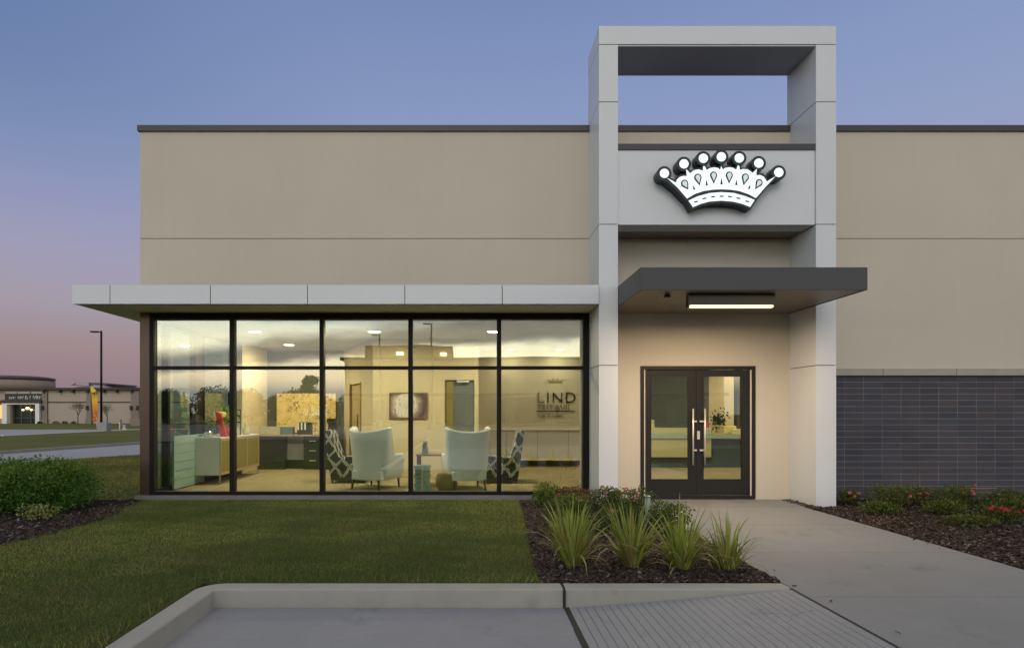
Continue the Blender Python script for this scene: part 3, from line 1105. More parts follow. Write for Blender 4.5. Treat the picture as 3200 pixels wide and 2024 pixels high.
tears = [(582, 612, 66, 645, 715), (803, 512, 66, 835, 648), (1066, 474, 64, 1070, 618), (1328, 474, 64, 1325, 615), (1597, 507, 65, 1565, 645), (1828, 598, 62, 1760, 710)]
b = MB()
b2 = MB()
for cx_, cy_, r, tx, ty in tears:
    to = MB().prism([zq(p) for p in tear(cx_, cy_, r, tx, ty)], YF - .010, YF - .0065).build('drop_outline', M['sign_black'], sign)
    MB().prism([zq(p) for p in tear(cx_ + 2, cy_ - 2, r - 24, cx_ + (tx - cx_) * .68, cy_ + (ty - cy_) * .68)], YF - .014, YF - .0105).build('drop_inlay', M['sign_inner'], to)
for tri in (((715, 630), (765, 712), (730, 716)), ((945, 545), (972, 642), (932, 648)), ((1200, 510), (1220, 625), (1177, 627)),
            ((1450, 543), (1466, 640), (1426, 637)), ((1683, 620), (1675, 702), (1637, 700))):
    MB().prism([zq(p) for p in tri], YF - .010, YF - .0065).build('notch', M['sign_black'], sign)
for (x, y), a in zip(((772, 915), (914, 860), (1058, 832), (1200, 824), (1341, 830), (1483, 857), (1630, 910)), (-14, -9, -4, 0, 6, 10, 14)):
    ca, sa = math.cos(R(a)), math.sin(R(a))
    MB().prism([zq((x + u * ca - v * sa, y + u * sa + v * ca)) for u, v in ((-35, -8), (-28, -11), (28, -11), (35, -6), (30, 10), (-30, 11))], YF - .010, YF - .0065).build('dash', M['sign_black'], sign)

# =====================================================================================
# FURNITURE SEEN THROUGH THE GLASS
# =====================================================================================
# credenza along the side window
cr = empty('credenza', (-5.1, 12.6, 0), 'white credenza with olive cloth door panels on thin legs by the side window', 'sideboard')
b = MB()
x0, x1, y0, y1, z0, z1 = -5.39, -4.81, 11.58, 13.70, .183, .91
b.box(x0, x1 - .02, y0, y1, z0, z1 - .026)
b.box(x0 - .005, x1 + .004, y0 - .005, y1 + .005, z1 - .025, z1)
b.build('cabinet', M['white_lam'], cr)
b = MB()
for a in (y0, y1 - .035):
    b.box(x1 - .019, x1, a, a + .035, z0, z1 - .026)
for a in (y0 + .69, y0 + 1.39):
    b.box(x1 - .019, x1, a, a + .03, z0 + .05, z1 - .07)
b.box(x1 - .019, x1, y0 + .036, y1 - .036, z0, z0 + .05)
b.box(x1 - .019, x1, y0 + .036, y1 - .036, z1 - .07, z1 - .026)
b.build('face_frame', M['wood'], cr)
for a, z in ((y0 + .036, y0 + .689), (y0 + .721, y0 + 1.389), (y0 + 1.421, y1 - .036)):
    MB().box(x1 - .018, x1 - .006, a, z, z0 + .051, z1 - .071).build('door_panel', M['olive'], cr)
for x in (x0 + .03, x1 - .03):
    for y in (y0 + .03, y1 - .03):
        MB().tube([(x, y, z0), (x, y, 0)], [.016, .010], 8).build('leg', M['wood'] if x > -5 else M['white_lam'], cr)

# desk run under the picture
dk = empty('desk', (-4.2, 14.95, 0), 'long dark desk run with pale top, grey kneehole panel and a drawer stack', 'desk')
b = MB().box(-5.22, -3.32, 14.62, 15.29, .815, .845)
b.build('desktop', M['wood'], dk)
b = MB()
X = lambda x: PX(430 + x / 2.497, 14.66)
b.box(-5.21, X(1145), 14.67, 15.28, .0, .814)
b.box(X(1410) + .005, -3.33, 14.67, 15.28, .0, .814)
b.box(X(1295), X(1410), 14.67, 15.28, .0, .814)
b.box(X(1145) + .001, X(1295) - .001, 14.95, 15.28, .0, .2)
b.build('cabinet', M['blackgreen'], dk)
MB().box(X(1145) + .002, X(1295) - .002, 14.90, 14.93, .22, .81).build('kneehole_panel', M['greypanel'], dk)
for z in (.54, .30, .06):
    d = MB().box(X(1295) + .008, X(1410) - .008, 14.655, 14.669, z, z + .225).build('drawer', M['blackgreen'], dk)
    MB().box(X(1340), X(1392), 14.635, 14.654, z + .15, z + .168).build('handle', M['steel'], d)


def art_mat(name, kind):
    m, t, p = newmat(name)
    tcn = t.n('ShaderNodeTexCoord').outputs['Object']
    if kind == 'branch':
        n = t.noise(tcn, 2.2, 4)
        v = t.n('ShaderNodeTexVoronoi', feature='DISTANCE_TO_EDGE')
        v.inputs['Scale'].default_value = 2.6
        ad = t.n('ShaderNodeVectorMath', operation='ADD')
        t.l(tcn, ad.inputs[0])
        t.l(t.noise(tcn, 3, 3, out=1), ad.inputs[1])
        t.l(ad.outputs[0], v.inputs['Vector'])
        base = t.ramp(n, [(.25, (.72, .50, .15)), (.5, (.80, .62, .28)), (.75, (.55, .42, .18))])
        k = t.mix(t.sstep(v.outputs['Distance'], .035, .005), base, (.16, .10, .03, 1))
        k = t.mix(t.m('MULTIPLY', t.sstep(t.noise(tcn, 14, 5), .52, .75), .5), k, (.30, .22, .09, 1))
    else:
        n = t.noise(tcn, 3.5, 5)
        sv = t.n('ShaderNodeVectorMath', operation='DISTANCE')
        t.l(tcn, sv.inputs[0])
        sv.inputs[1].default_value = (-.05, 0, .36)
        dd = t.m('ADD', sv.outputs['Value'], t.m('MULTIPLY', t.m('SUBTRACT', n, .5), .25))
        base = t.ramp(dd, [(.0, (.66, .58, .56)), (.24, (.72, .65, .63)), (.30, (.30, .22, .20)), (.40, (.09, .06, .06)), (.5, (.20, .15, .15))])
        mp = t.n('ShaderNodeMapping')
        mp.inputs['Scale'].default_value = (9, 1, 3)
        t.l(tcn, mp.inputs[0])
        k = t.mix(t.m('MULTIPLY', t.sstep(t.noise(mp.outputs[0], 2.2, 4), .55, .7), .8), base, (.05, .035, .04, 1))
    t.l(k, p.inputs['Base Color'])
    p.inputs['Roughness'].default_value = .55
    return m


pic = empty('wall_picture', (-4.2, 15.39, .9), 'large golden picture with branching lines on the dark wall above the desk', 'picture')
MB().box(X(1085) * 15.36 / 14.66, X(1545) * 15.36 / 14.66, 15.36, 15.398, .88, 1.88).build('canvas', art_mat('golden_canvas', 'branch'), pic)
pic = empty('wall_picture', (PX(1275, 12.97), 12.985, 1.2), 'framed brown abstract print on the cream wall above the teal chairs', 'picture')
ax0, ax1, az0, az1 = PX(1216, 12.97), PX(1336, 12.97), PZ(1307, 12.97), PZ(1226, 12.97)
b = MB()
b.box(ax0, ax1, 12.965, 12.998, az0, az0 + .02)
b.box(ax0, ax1, 12.965, 12.998, az1 - .02, az1)
b.box(ax0, ax0 + .02, 12.965, 12.998, az0 + .0205, az1 - .0205)
b.box(ax1 - .02, ax1, 12.965, 12.998, az0 + .0205, az1 - .0205)
b.build('picture_frame', M['brownwood'], pic)
MB().box(ax0 + .021, ax1 - .021, 12.975, 12.99, az0 + .021, az1 - .021).build('print', art_mat('abstract_print', 'print'), pic)


# teal wing chairs -------------------------------------------------------------
def wing_chair(loc, rz, label):
    t = empty('wing_chair', (0, 0, 0), label, 'chair', 'teal wing chairs by the storefront glass')
    # plan: U open to +Y; back at -Y
    def ring(scale, off):
        pts = []
        w_, dp = .36 * scale + off, .33 * scale + off
        for s in np.linspace(-1, 1, 33):
            if s < -.42:
                k = (s + 1) / .58
                pts.append((-w_, .42 - k * (.42 + dp * .35)))
            elif s > .42:
                k = (1 - s) / .58
                pts.append((w_, .42 - k * (.42 + dp * .35)))
            else:
                a = s / .42 * math.pi / 2
                pts.append((w_ * math.sin(a), -dp * .35 - dp * .75 * math.cos(a)))
        return pts
    levels = [.17, .30, .50, .66, .84, 1.0, 1.0]
    sc = [.86, .93, .98, 1.0, 1.03, 1.06, 1.06]
    ss = np.linspace(-1, 1, 33)
    def top(s):
        a = abs(s)
        k = min(max((a - .50) / .10, 0), 1)
        k = k * k * (3 - 2 * k)
        crest = 1.085 - .045 * math.cos(min(a / .5, 1) * math.pi) * 1.0
        return crest * (1 - k) + (.63 - .02 * (a - .6)) * k
    vs, fs = [], []
    nl = 7
    nS = len(ss)
    outer = [ring(q, 0.0) for q in sc]
    inner = [ring(q, -.075) for q in sc]
    def zl(j, s):
        tz = top(s)
        return .17 + (tz - .17) * j / (nl - 1)
    for side in (outer, inner):
        for j in range(nl):
            for i, s in enumerate(ss):
                z = zl(j, s)
                q = np.interp(z, [.17, .5, .7, 1.1], [.86, .98, 1.0, 1.07])
                x, y = ring(q, 0.0 if side is outer else -.075)[i]
                vs.append((x, y - .06 * max(0, z - .6), z))
    o2 = nl * nS
    for j in range(nl - 1):
        for i in range(nS - 1):
            a = j * nS + i
            fs.append((a, a + nS, a + nS + 1, a + 1))
            fs.append((o2 + a, o2 + a + 1, o2 + a + nS + 1, o2 + a + nS))
    for i in range(nS - 1):
        a = (nl - 1) * nS + i
        fs.append((a, o2 + a, o2 + a + 1, a + 1))
        fs.append((i, i + 1, o2 + i + 1, o2 + i))
    for i in (0, nS - 1):
        for j in range(nl - 1):
            a, c_ = j * nS + i, (j + 1) * nS + i
            q = (a, o2 + a, o2 + c_, c_)
            fs.append(q if i == 0 else q[::-1])
    b = MB()
    b.add(vs, fs, 0, True)
    sh = b.build('backrest', M['aqua'], t, origin=(0, 0, 0))
    bv = sh.modifiers.new('bevel', 'BEVEL')
    bv.width = .018
    bv.segments = 2
    bv.limit_method = 'ANGLE'
    bv.angle_limit = R(50)
    crest = [Vector(vs[o2 - nS + i]) * .5 + Vector(vs[2 * o2 - nS + i]) * .5 + Vector((0, 0, .004)) for i in range(nS)]
    MB().tube(crest, .012, 6).build('piping', M['cream_piping'], t, origin=(0, 0, 0))
    b = MB().box(-.285, .285, -.30, .41, .172, .34)
    b.build('seat_base', M['aqua'], t, origin=(0, 0, 0), bevel=.02)
    b = MB().box(-.275, .275, -.28, .44, .345, .47)
    b.build('seat', M['aqua'], t, origin=(0, 0, 0), bevel=.04)
    for x, y in ((-.25, -.30), (.25, -.30), (-.27, .34), (.27, .34)):
        MB().tube([(x, y, .185), (x * 1.04, y * 1.05, 0)], [.024, .015], 8).build('leg', M['blackleg'], t, origin=(0, 0, 0))
    t.location = loc
    t.scale = (1.1, 1, 1)
    t.rotation_euler = (0, 0, rz)
    return t


wing_chair((-1.76, 11.12, 0), R(-24), 'teal wing chair left of the glass block stack, turned to the right')
wing_chair((-.07, 11.02, 0), R(13), 'teal wing chair right of the glass block stack, seen squarely from behind')


def lattice_mat():
    m, t, p = newmat('lattice_fabric')
    tcn = t.n('ShaderNodeTexCoord').outputs['Object']
    sp = t.n('ShaderNodeSeparateXYZ')
    n = t.noise(tcn, 5, 3, out=1)
    ad = t.n('ShaderNodeVectorMath', operation='MULTIPLY_ADD')
    t.l(n, ad.inputs[0])
    ad.inputs[1].default_value = (.10, .10, .10)
    t.l(tcn, ad.inputs[2])
    t.l(ad.outputs[0], sp.inputs[0])
    xx = t.m('ADD', sp.outputs[0], sp.outputs[1])
    u = t.m('MULTIPLY', t.m('ADD', xx, t.m('MULTIPLY', sp.outputs[2], .75)), 3.6)
    v = t.m('MULTIPLY', t.m('SUBTRACT', xx, t.m('MULTIPLY', sp.outputs[2], .75)), 3.6)
    a = t.m('ABSOLUTE', t.m('SUBTRACT', t.m('FRACT', u), .5))
    c_ = t.m('ABSOLUTE', t.m('SUBTRACT', t.m('FRACT', v), .5))
    k = t.m('MINIMUM', a, c_)
    line = t.m('MULTIPLY', t.sstep(k, .115, .085), t.m('SUBTRACT', 1.0, t.m('MULTIPLY', t.sstep(k, .035, .02), .8)))
    t.l(t.mix(line, (.022, .026, .030, 1), (.62, .62, .58, 1)), p.inputs['Base Color'])
    p.inputs['Roughness'].default_value = .8
    return m


M['lattice'] = lattice_mat()


def slipper_chair(loc, flip, label):
    """armless chair seen from the side; the back leans away from where it faces (-X, or +X when flipped)"""
    t = empty('patterned_chair', (0, 0, 0), label, 'chair', 'black and white patterned chairs')
    s = -1 if flip else 1
    P = lambda pts: [(s * x, z) for x, z in pts]
    back = [(.10, .12), (.33, .12), (.40, .60), (.445, 1.02), (.43, 1.045), (.33, 1.045), (.27, .80), (.17, .52), (.10, .50)]
    MB().prism(P(back), -.30, .30).build('backrest', M['lattice'], t, origin=(0, 0, 0), bevel=.025)
    seat = [(-.38, .12), (.098, .12), (.098, .50), (.02, .52), (-.37, .56), (-.40, .53)]
    MB().prism(P(seat), -.30, .30).build('seat', M['lattice'], t, origin=(0, 0, 0), bevel=.025)
    b = MB().box(min(s * -.36, s * .32), max(s * -.36, s * .32), -.28, .28, .06, .118)
    b.build('base', M['black'], t, origin=(0, 0, 0))
    for x in (-.33, .29):
        for y in (-.25, .25):
            MB().tube([(s * x, y, .06), (s * x, y, 0)], .02, 8).build('leg', M['blackleg'], t, origin=(0, 0, 0))
    t.location = loc
    return t


slipper_chair((.62, 12.05, 0), False, 'black and white patterned chair at the right, facing left')
slipper_chair((-2.42, 12.1, 0), True, 'black and white patterned chair mostly hidden behind the left teal chair')

# side table, obelisk, glass blocks, woven stool
tb = empty('side_table', (-.72, 11.6, 0), 'small dark topped side table between the two teal chairs', 'table')
MB().box(-1.02, -.42, 11.3, 11.9, .575, .605).build('tabletop', M['brownwood'], tb)
for x in (-.98, -.46):
    for y in (11.34, 11.86):
        MB().box(x - .02, x + .02, y - .02, y + .02, 0, .574).build('leg', M['blackleg'], tb)
b = MB()
cx_, cy_ = -.85, 11.42
b.add([(cx_ - .065, cy_ - .065, .606), (cx_ + .065, cy_ - .065, .606), (cx_ + .065, cy_ + .065, .606), (cx_ - .065, cy_ + .065, .606),
       (cx_ - .040, cy_ - .04, .83), (cx_ + .040, cy_ - .04, .83), (cx_ + .04, cy_ + .04, .83), (cx_ - .04, cy_ + .04, .83),
       (cx_ - .03, cy_ - .03, .86), (cx_ + .03, cy_ - .03, .86), (cx_ + .03, cy_ + .03, .86), (cx_ - .03, cy_ + .03, .86)],
      [(0, 3, 2, 1), (0, 1, 5, 4), (1, 2, 6, 5), (2, 3, 7, 6), (3, 0, 4, 7), (4, 5, 9, 8), (5, 6, 10, 9), (6, 7, 11, 10), (7, 4, 8, 11), (8, 9, 10, 11)])
o = b.build('obelisk', mat('smoky_glass_block', (.24, .30, .33), .12, var=.1, spec=.7))
tag(o, 'grey tapered obelisk ornament standing on the side table', 'ornament')
gs = empty('glass_block_stack', (-.82, 10.55, 0), 'stack of aqua glass blocks standing on the floor against the window', 'ornament')
zb = 0.0
for k, h in enumerate((.10, .075, .075, .075, .075, .085)):
    wd = .13 + (.012 if k % 2 else 0)
    MB().box(-.83 - wd, -.83 + wd, 10.45, 10.63, zb + .004, zb + h - .008).build('glass_block', mat('aqua_block', (.30, .48, .47), .15, var=.25, vscale=14, spec=.7) if k == 0 else bpy.data.materials['aqua_block'], gs)
    zb += h
MB().box(-.85, -.81, 10.43, 10.449, .03, zb - .01).build('metal_strap', M['steel'], gs)
o = MB().lathe([(.14, 0), (.19, .06), (.20, .2), (.17, .29), (.155, .30)], (-.42, 10.85, 0), 20).build('woven_stool', M['weave'])
tag(o, 'low woven tan stool under the right teal chair arm', 'stool')

# things on the credenza
zc = .91


def vase_plant(x, y, lab, ball=True, cat='plant'):
    t = empty('potted_topiary', (x, y, zc), lab, cat)
    MB().lathe([(.055, 0), (.085, .03), (.09, .09), (.07, .13)], (x, y, zc), 18).build('pot', M['chrome'], t)
    n = 420
    th = rng.uniform(0, 2 * np.pi, n)
    ph = np.arccos(rng.uniform(-1, 1, n))
    rr = .105 * rng.uniform(.6, 1.05, n)
    cs = np.stack([rr * np.sin(ph) * np.cos(th), rr * np.sin(ph) * np.sin(th), rr * 1.35 * np.cos(ph) + .25], 1)
    o = leaf_cloud('foliage', cs, .028, (.03, .07, .02), .3, M['leaf'])
    o.parent = t
    MB().tube([(x, y, zc + .12), (x, y, zc + .22)], .01, 6).build('stem', M['stem'], t)
    return t


def leaf_cloud(name, cs, size, color, cvar, m, aspect=.55, outward=None, tips=None, tipk=0.0):
    """one diamond leaf per centre, random tilt"""
    n = len(cs)
    d1 = rng.normal(size=(n, 3))
    if outward is not None:
        d1 = d1 * .8 + outward
    d1 /= np.linalg.norm(d1, axis=1, keepdims=True) + 1e-9
    d2 = rng.normal(size=(n, 3))
    d2 -= (d2 * d1).sum(1, keepdims=True) * d1
    d2 /= np.linalg.norm(d2, axis=1, keepdims=True) + 1e-9
    s = (size * rng.uniform(.6, 1.25, n))[:, None]
    d3 = np.cross(d1, d2)
    v = np.stack([cs, cs + d1 * s * .5 + d2 * s * aspect * .5, cs + d1 * s + d3 * s * .12, cs + d1 * s * .5 - d2 * s * aspect * .5], 1).reshape(-1, 3)
    fq = np.arange(4 * n).reshape(-1, 4)
    c0 = np.array(color)[None, :] * (1 + cvar * rng.normal(size=(n, 1))).clip(.35, 2.2) * (1 + .12 * rng.normal(size=(n, 3)))
    if tips is not None:
        c0 = c0 * (1 - tips[:, None] * tipk) + np.array((.20, .24, .030))[None, :] * tips[:, None] * tipk * (1 + .3 * rng.normal(size=(n, 1)))
    cc = np.repeat(c0.clip(0.002, 1), 4, axis=0)
    return raw_mesh(name, v, fq, [m], colors=cc, nv=4)


vase_plant(-5.13, 11.78, 'left dark topiary ball in a silver pot at the window end of the credenza')
vase_plant(-4.99, 12.0, 'right dark topiary ball in a silver pot beside the red vase on the credenza')
lt = empty('table_lamp', (-5.1, 12.35, zc), 'table lamp with yellow drum shade on the credenza', 'lamp')
MB().lathe([(.07, 0), (.075, .02), (.02, .04), (.03, .16), (.045, .24), (.015, .34)], (-5.1, 12.35, zc), 16).build('lamp_base', M['tanbox'], lt)
MB().lathe([(.17, .36), (.16, .50)], (-5.1, 12.35, zc), 24).build('lamp_shade', M['yellowcloth'], lt)
b = MB()
b.add([(-4.95, 11.9, zc + .005), (-4.83, 11.9, zc + .005), (-4.83, 12.0, zc + .005), (-4.95, 12.0, zc + .005),
       (-5.08, 11.95, zc + .50), (-4.97, 11.95, zc + .47), (-4.97, 12.0, zc + .47), (-5.08, 12.0, zc + .50)],
      [(0, 3, 2, 1), (0, 1, 5, 4), (1, 2, 6, 5), (2, 3, 7, 6), (3, 0, 4, 7), (4, 5, 6, 7)])
o = b.build('slanted_vase', M['red'])
tag(o, 'tall slanted red vase on the credenza', 'vase')
vs_ = empty('leafy_plant', (-4.98, 12.3, zc), 'bright green leafy plant in a pink pot behind the red vase', 'plant')
MB().lathe([(.05, 0), (.08, .06), (.09, .16)], (-4.98, 12.3, zc), 16).build('pot', M['pink'], vs_)
cs = rng.normal(size=(260, 3)) * np.array([.085, .085, .075]) + np.array([.02, 0, .42])
o = leaf_cloud('foliage', cs, .075, (.16, .30, .03), .25, M['leaf'])
o.parent = vs_
MB().tube([(-4.98, 12.3, zc + .12), (-4.97, 12.3, zc + .40)], .008, 6).build('stem', M['stem'], vs_)
pp = empty('flower_pot', (-4.87, 12.12, zc), 'small red pot with a tan plant next to the mullion', 'plant')
MB().lathe([(.05, 0), (.085, .05), (.095, .14), (.08, .17)], (-4.87, 12.12, zc), 16).build('pot', M['red'], pp)
cs = rng.normal(size=(80, 3)) * np.array([.05, .05, .03]) + np.array([0, 0, .21])
o = leaf_cloud('foliage', cs, .05, (.30, .26, .08), .25, M['leaf'])
o.parent = pp
# grid board, cards and figurine further along
gb = empty('display_board', (-5.0, 12.9, zc), 'narrow black and white gridded board leaning on the credenza', 'display board')
b = MB().box(-5.13, -4.93, 12.9, 12.92, zc + .005, zc + .55)
b.build('backing', M['black'], gb)
b = MB()
for i in range(2):
    for j in range(4):
        b.box(-5.12 + i * .098, -5.04 + i * .098, 12.892, 12.8995, zc + .02 + j * .134, zc + .13 + j * .134)
b.build('tile_face', mat('pale_tiles', (.40, .42, .36), .5, var=.3, vscale=16), gb)
o = MB().box(-5.03, -4.86, 12.62, 12.65, zc + .002, zc + .17).build('menu_card', mat('printed_card', (.74, .70, .58), .6, var=.25, vscale=14), bevel=.004)
tag(o, 'small cream card standing at the front edge of the credenza', 'card')
o = MB().lathe([(.07, 0), (.08, .05), (.065, .12), (.03, .16), (.045, .20), (.03, .25), (.005, .28)], (-4.9, 13.15, zc), 16).build('figurine', M['cream'])
tag(o, 'cream rounded figurine at the far end of the credenza', 'figurine')
# things on the desk
zd = .845


def bx(x0, x1, y, z0, z1):
    return PX(580 + x0 / 4.6308, y), PX(580 + x1 / 4.6308, y), PZ(1240 + z1 / 4.6308, y), PZ(1240 + z0 / 4.6308, y)


a, c_, _, z = bx(985, 1365, 14.8, 430, 540)
o = MB().box(a, c_, 14.8, 15.05, zd + .001, z).build('storage_box', mat('patterned_grey_box', (.40, .40, .30), .6, var=.3, vscale=14), bevel=.006)
tag(o, 'long pale patterned storage box on the desk', 'box')
a, c_, _, z = bx(1370, 1548, 14.8, 432, 540)
o = MB().box(a, c_, 14.8, 15.0, zd + .001, z).build('storage_box', M['slate'], bevel=.006)
tag(o, 'short dark slate box on the desk beside the patterned box', 'box')
a, c_, _, z = bx(1612, 1800, 14.8, 365, 530)
sbx = empty('striped_box', ((a + c_) / 2, 14.9, zd), 'black box with white vertical stripes on the desk', 'box')
MB().box(a, c_, 14.8, 15.05, zd + .001, z).build('carton', M['black'], sbx, bevel=.006)
b = MB()
for k in range(3):
    b.box(a + .01 + k * .085, a + .05 + k * .085, 14.796, 14.7995, zd + .12, z - .005)
b.build('stripes', M['white'], sbx)
for k, x in enumerate((-3.86, -3.79, -3.72)):
    t = empty('glass_jar', (x, 14.85, zd), 'small cream jar in the row of three on the desk', 'jar', 'row of cream jars on the desk')
    MB().lathe([(.026, 0), (.03, .01), (.03, .07), (.02, .085)], (x, 14.85, zd), 14).build('jar', M['cream'], t)
    MB().lathe([(.022, .086), (.022, .10)], (x, 14.85, zd), 14).build('lid', M['black'], t)
cm = empty('coffee_machine', (-3.46, 15.0, zd), 'black coffee machine with pale cups at the right end of the desk', 'coffee machine')
b = MB().box(-3.56, -3.37, 14.9, 15.15, zd + .001, zd + .05)
b.box(-3.56, -3.37, 15.05, 15.15, zd + .0505, zd + .29)
b.box(-3.56, -3.37, 14.9, 15.15, zd + .291, zd + .40)
b.build('body', M['black'], cm)
MB().lathe([(.03, 0), (.035, .07)], (-3.465, 14.96, zd + .052), 14).build('cup', M['white'], cm)

# lettering on the reception wall --------------------------------------------------
lg = empty('wall_lettering', (PX(1735, 15.5), 15.49, 1.3), 'dark company lettering with a faint crown on the reception wall', 'wall sign')
M['letter'] = mat('bronze_letter', (.035, .028, .018), .5, var=.1)
M['letter_dim'] = mat('brushed_letter', (.20, .17, .10), .5, var=.2, vscale=12)


def text(body, x, z, size, y, m, name, parent, depth=.012, sx=1.0, align='LEFT'):
    cu = bpy.data.curves.new('text', 'FONT')
    cu.body = body
    cu.size = size
    cu.extrude = depth / 2
    cu.align_x = align
    tmp = bpy.data.objects.new('text', cu)
    col.objects.link(tmp)
    bpy.context.view_layer.update()
    me = bpy.data.meshes.new_from_object(tmp.evaluated_get(bpy.context.evaluated_depsgraph_get()))
    bpy.data.objects.remove(tmp)
    me.transform(Matrix(((sx, 0, 0, 0), (0, 0, -1, 0), (0, 1, 0, 0), (0, 0, 0, 1))))
    me.materials.clear()
    me.materials.append(m)
    o = bpy.data.objects.new(name, me)
    col.objects.link(o)
    loc = Vector((x, y, z))
    o.location = loc - (WLOC[parent.name] if parent else Vector())
    o.parent = parent
    return o


LY = 15.485
lx = lambda x: PX(1650 + x / 8.0143, LY)
lz = lambda y: PZ(1150 + y / 8.0143, LY)
cap_h = lz(585) - lz(865)
for ch, x in (('L', 215), ('I', 462), ('N', 590), ('D', 920)):
    text(ch, lx(x), lz(865), cap_h / .729, LY, M['letter'] if ch != 'L' else M['letter_dim'], 'letter', lg, sx=1.0 if ch != 'I' else .8)
text('TEITAVII', lx(215), lz(1040), (lz(910) - lz(1040)) / .729, LY, M['letter_dim'], 'lettering_line', lg, sx=1.25)
MB().box(lx(205), lx(1180), LY - .005, 15.499, lz(1083), lz(1062)).build('rule', M['letter'], lg)
text('Cnls & Iosion', lx(235), lz(1215), (lz(1130) - lz(1215)) / .729, LY, M['letter_dim'], 'lettering_line', lg, sx=1.02)
b = MB()
pts = [(480, 265), (530, 375), (620, 352), (720, 345), (860, 358), (870, 265), (790, 310), (745, 240), (690, 300), (620, 240), (580, 310)]
b.prism([(lx(x), lz(y)) for x, y in pts], LY - .006, 15.499)
b.build('crown_emblem', mat('pale_crown', (.26, .215, .13), .4, var=.1), lg)

# reception counter in the lobby -----------------------------------------------------
dX = lambda x, Y: PX(2000 + x / 3.4605, Y)
dZ = lambda y, Y: PZ(1130 + y / 3.4605, Y)
rc = empty('reception_counter', (5.4, 15.4, 0), 'cream reception counter with pale teal ledge and slate base in the lobby', 'counter')
b = MB()
b.box(4.10, dX(770, 15.1), 15.1, 15.16, dZ(1030, 15.1), dZ(830, 15.1))
b.box(4.10, dX(770, 15.1), 15.1, 15.16, dZ(770, 15.1), dZ(712, 15.1))
b.box(dX(120, 15.1), dX(165, 15.1), 15.17, 15.8, dZ(712, 15.1), dZ(627, 15.1))
b.build('counter_front', M['cream'], rc)
b = MB()
b.box(4.08, dX(770, 15.1) + .005, 15.07, 15.7, dZ(829, 15.1), dZ(771, 15.1))
b.box(dX(770, 15.1) + .006, 9.2, 15.07, 15.75, dZ(829, 15.1), dZ(786, 15.1))
b.build('counter_top', M['teal_top'], rc)
b = MB()
b.box(4.2, 9.1, 15.2, 15.6, 0, dZ(830, 15.1) - .001)
b.build('counter_base', M['slate'], rc)
zt = dZ(786, 15.1)
ck = empty('gift_crate', (dX(835, 15.3), 15.3, zt), 'small open wooden crate on the reception counter', 'crate')
b = MB()
x0, x1 = dX(785, 15.3), dX(880, 15.3)
for z in (zt + .002, zt + .2):
    b.box(x0, x1, 15.2, 15.22, z, z + .03)
    b.box(x0, x1, 15.40, 15.42, z, z + .03)
for x in (x0, x1 - .025, (x0 + x1) / 2 - .012):
    b.box(x, x + .025, 15.22, 15.24, zt + .002, zt + .23)
b.box(x0, x1, 15.24, 15.40, zt + .002, zt + .02)
b.build('slats', M['tanbox'], ck)
o = MB().box(dX(890, 15.3), dX(1035, 15.3), 15.25, 15.5, zt + .002, dZ(692, 15.3)).build('gift_box', mat('gold_box', (.74, .60, .22), .6, var=.3, vscale=12), bevel=.02)
tag(o, 'taller gold patterned box on the reception counter', 'box')
o = MB().box(dX(1000, 15.2), dX(1085, 15.2), 15.12, 15.24, zt + .002, dZ(725, 15.2)).build('gift_box', mat('cream_box', (.72, .64, .34), .6, var=.3, vscale=16), bevel=.015)
tag(o, 'smaller cream patterned box in front of the gold box', 'box')
o = MB().box(dX(650, 16.0), dX(747, 16.0), 16.0, 16.2, 0, dZ(637, 16.0)).build('pink_cabinet', M['pink'], bevel=.01)
tag(o, 'bright pink box cabinet behind the reception counter', 'cabinet')
pl = empty('potted_plant', (dX(848, 17.2), 17.2, 0), 'dark green potted plant beside the dark post in the lobby', 'plant')
MB().lathe([(.14, 0), (.18, .1), (.20, .75), (.18, .80)], (dX(848, 17.2), 17.2, 0), 18).build('pot', M['black'], pl)
cs = rng.normal(size=(300, 3)) * np.array([.11, .11, .16]) + np.array([0, 0, 1.1])
o = leaf_cloud('foliage', cs, .10, (.03, .07, .02), .3, M['leaf'])
o.parent = pl
dr = MB().box(dX(1055, 18.97), dX(1110, 18.97) + .6, 18.95, 18.995, 0, dZ(398, 18.97)).build('interior_door', M['interior_slate'], bld)

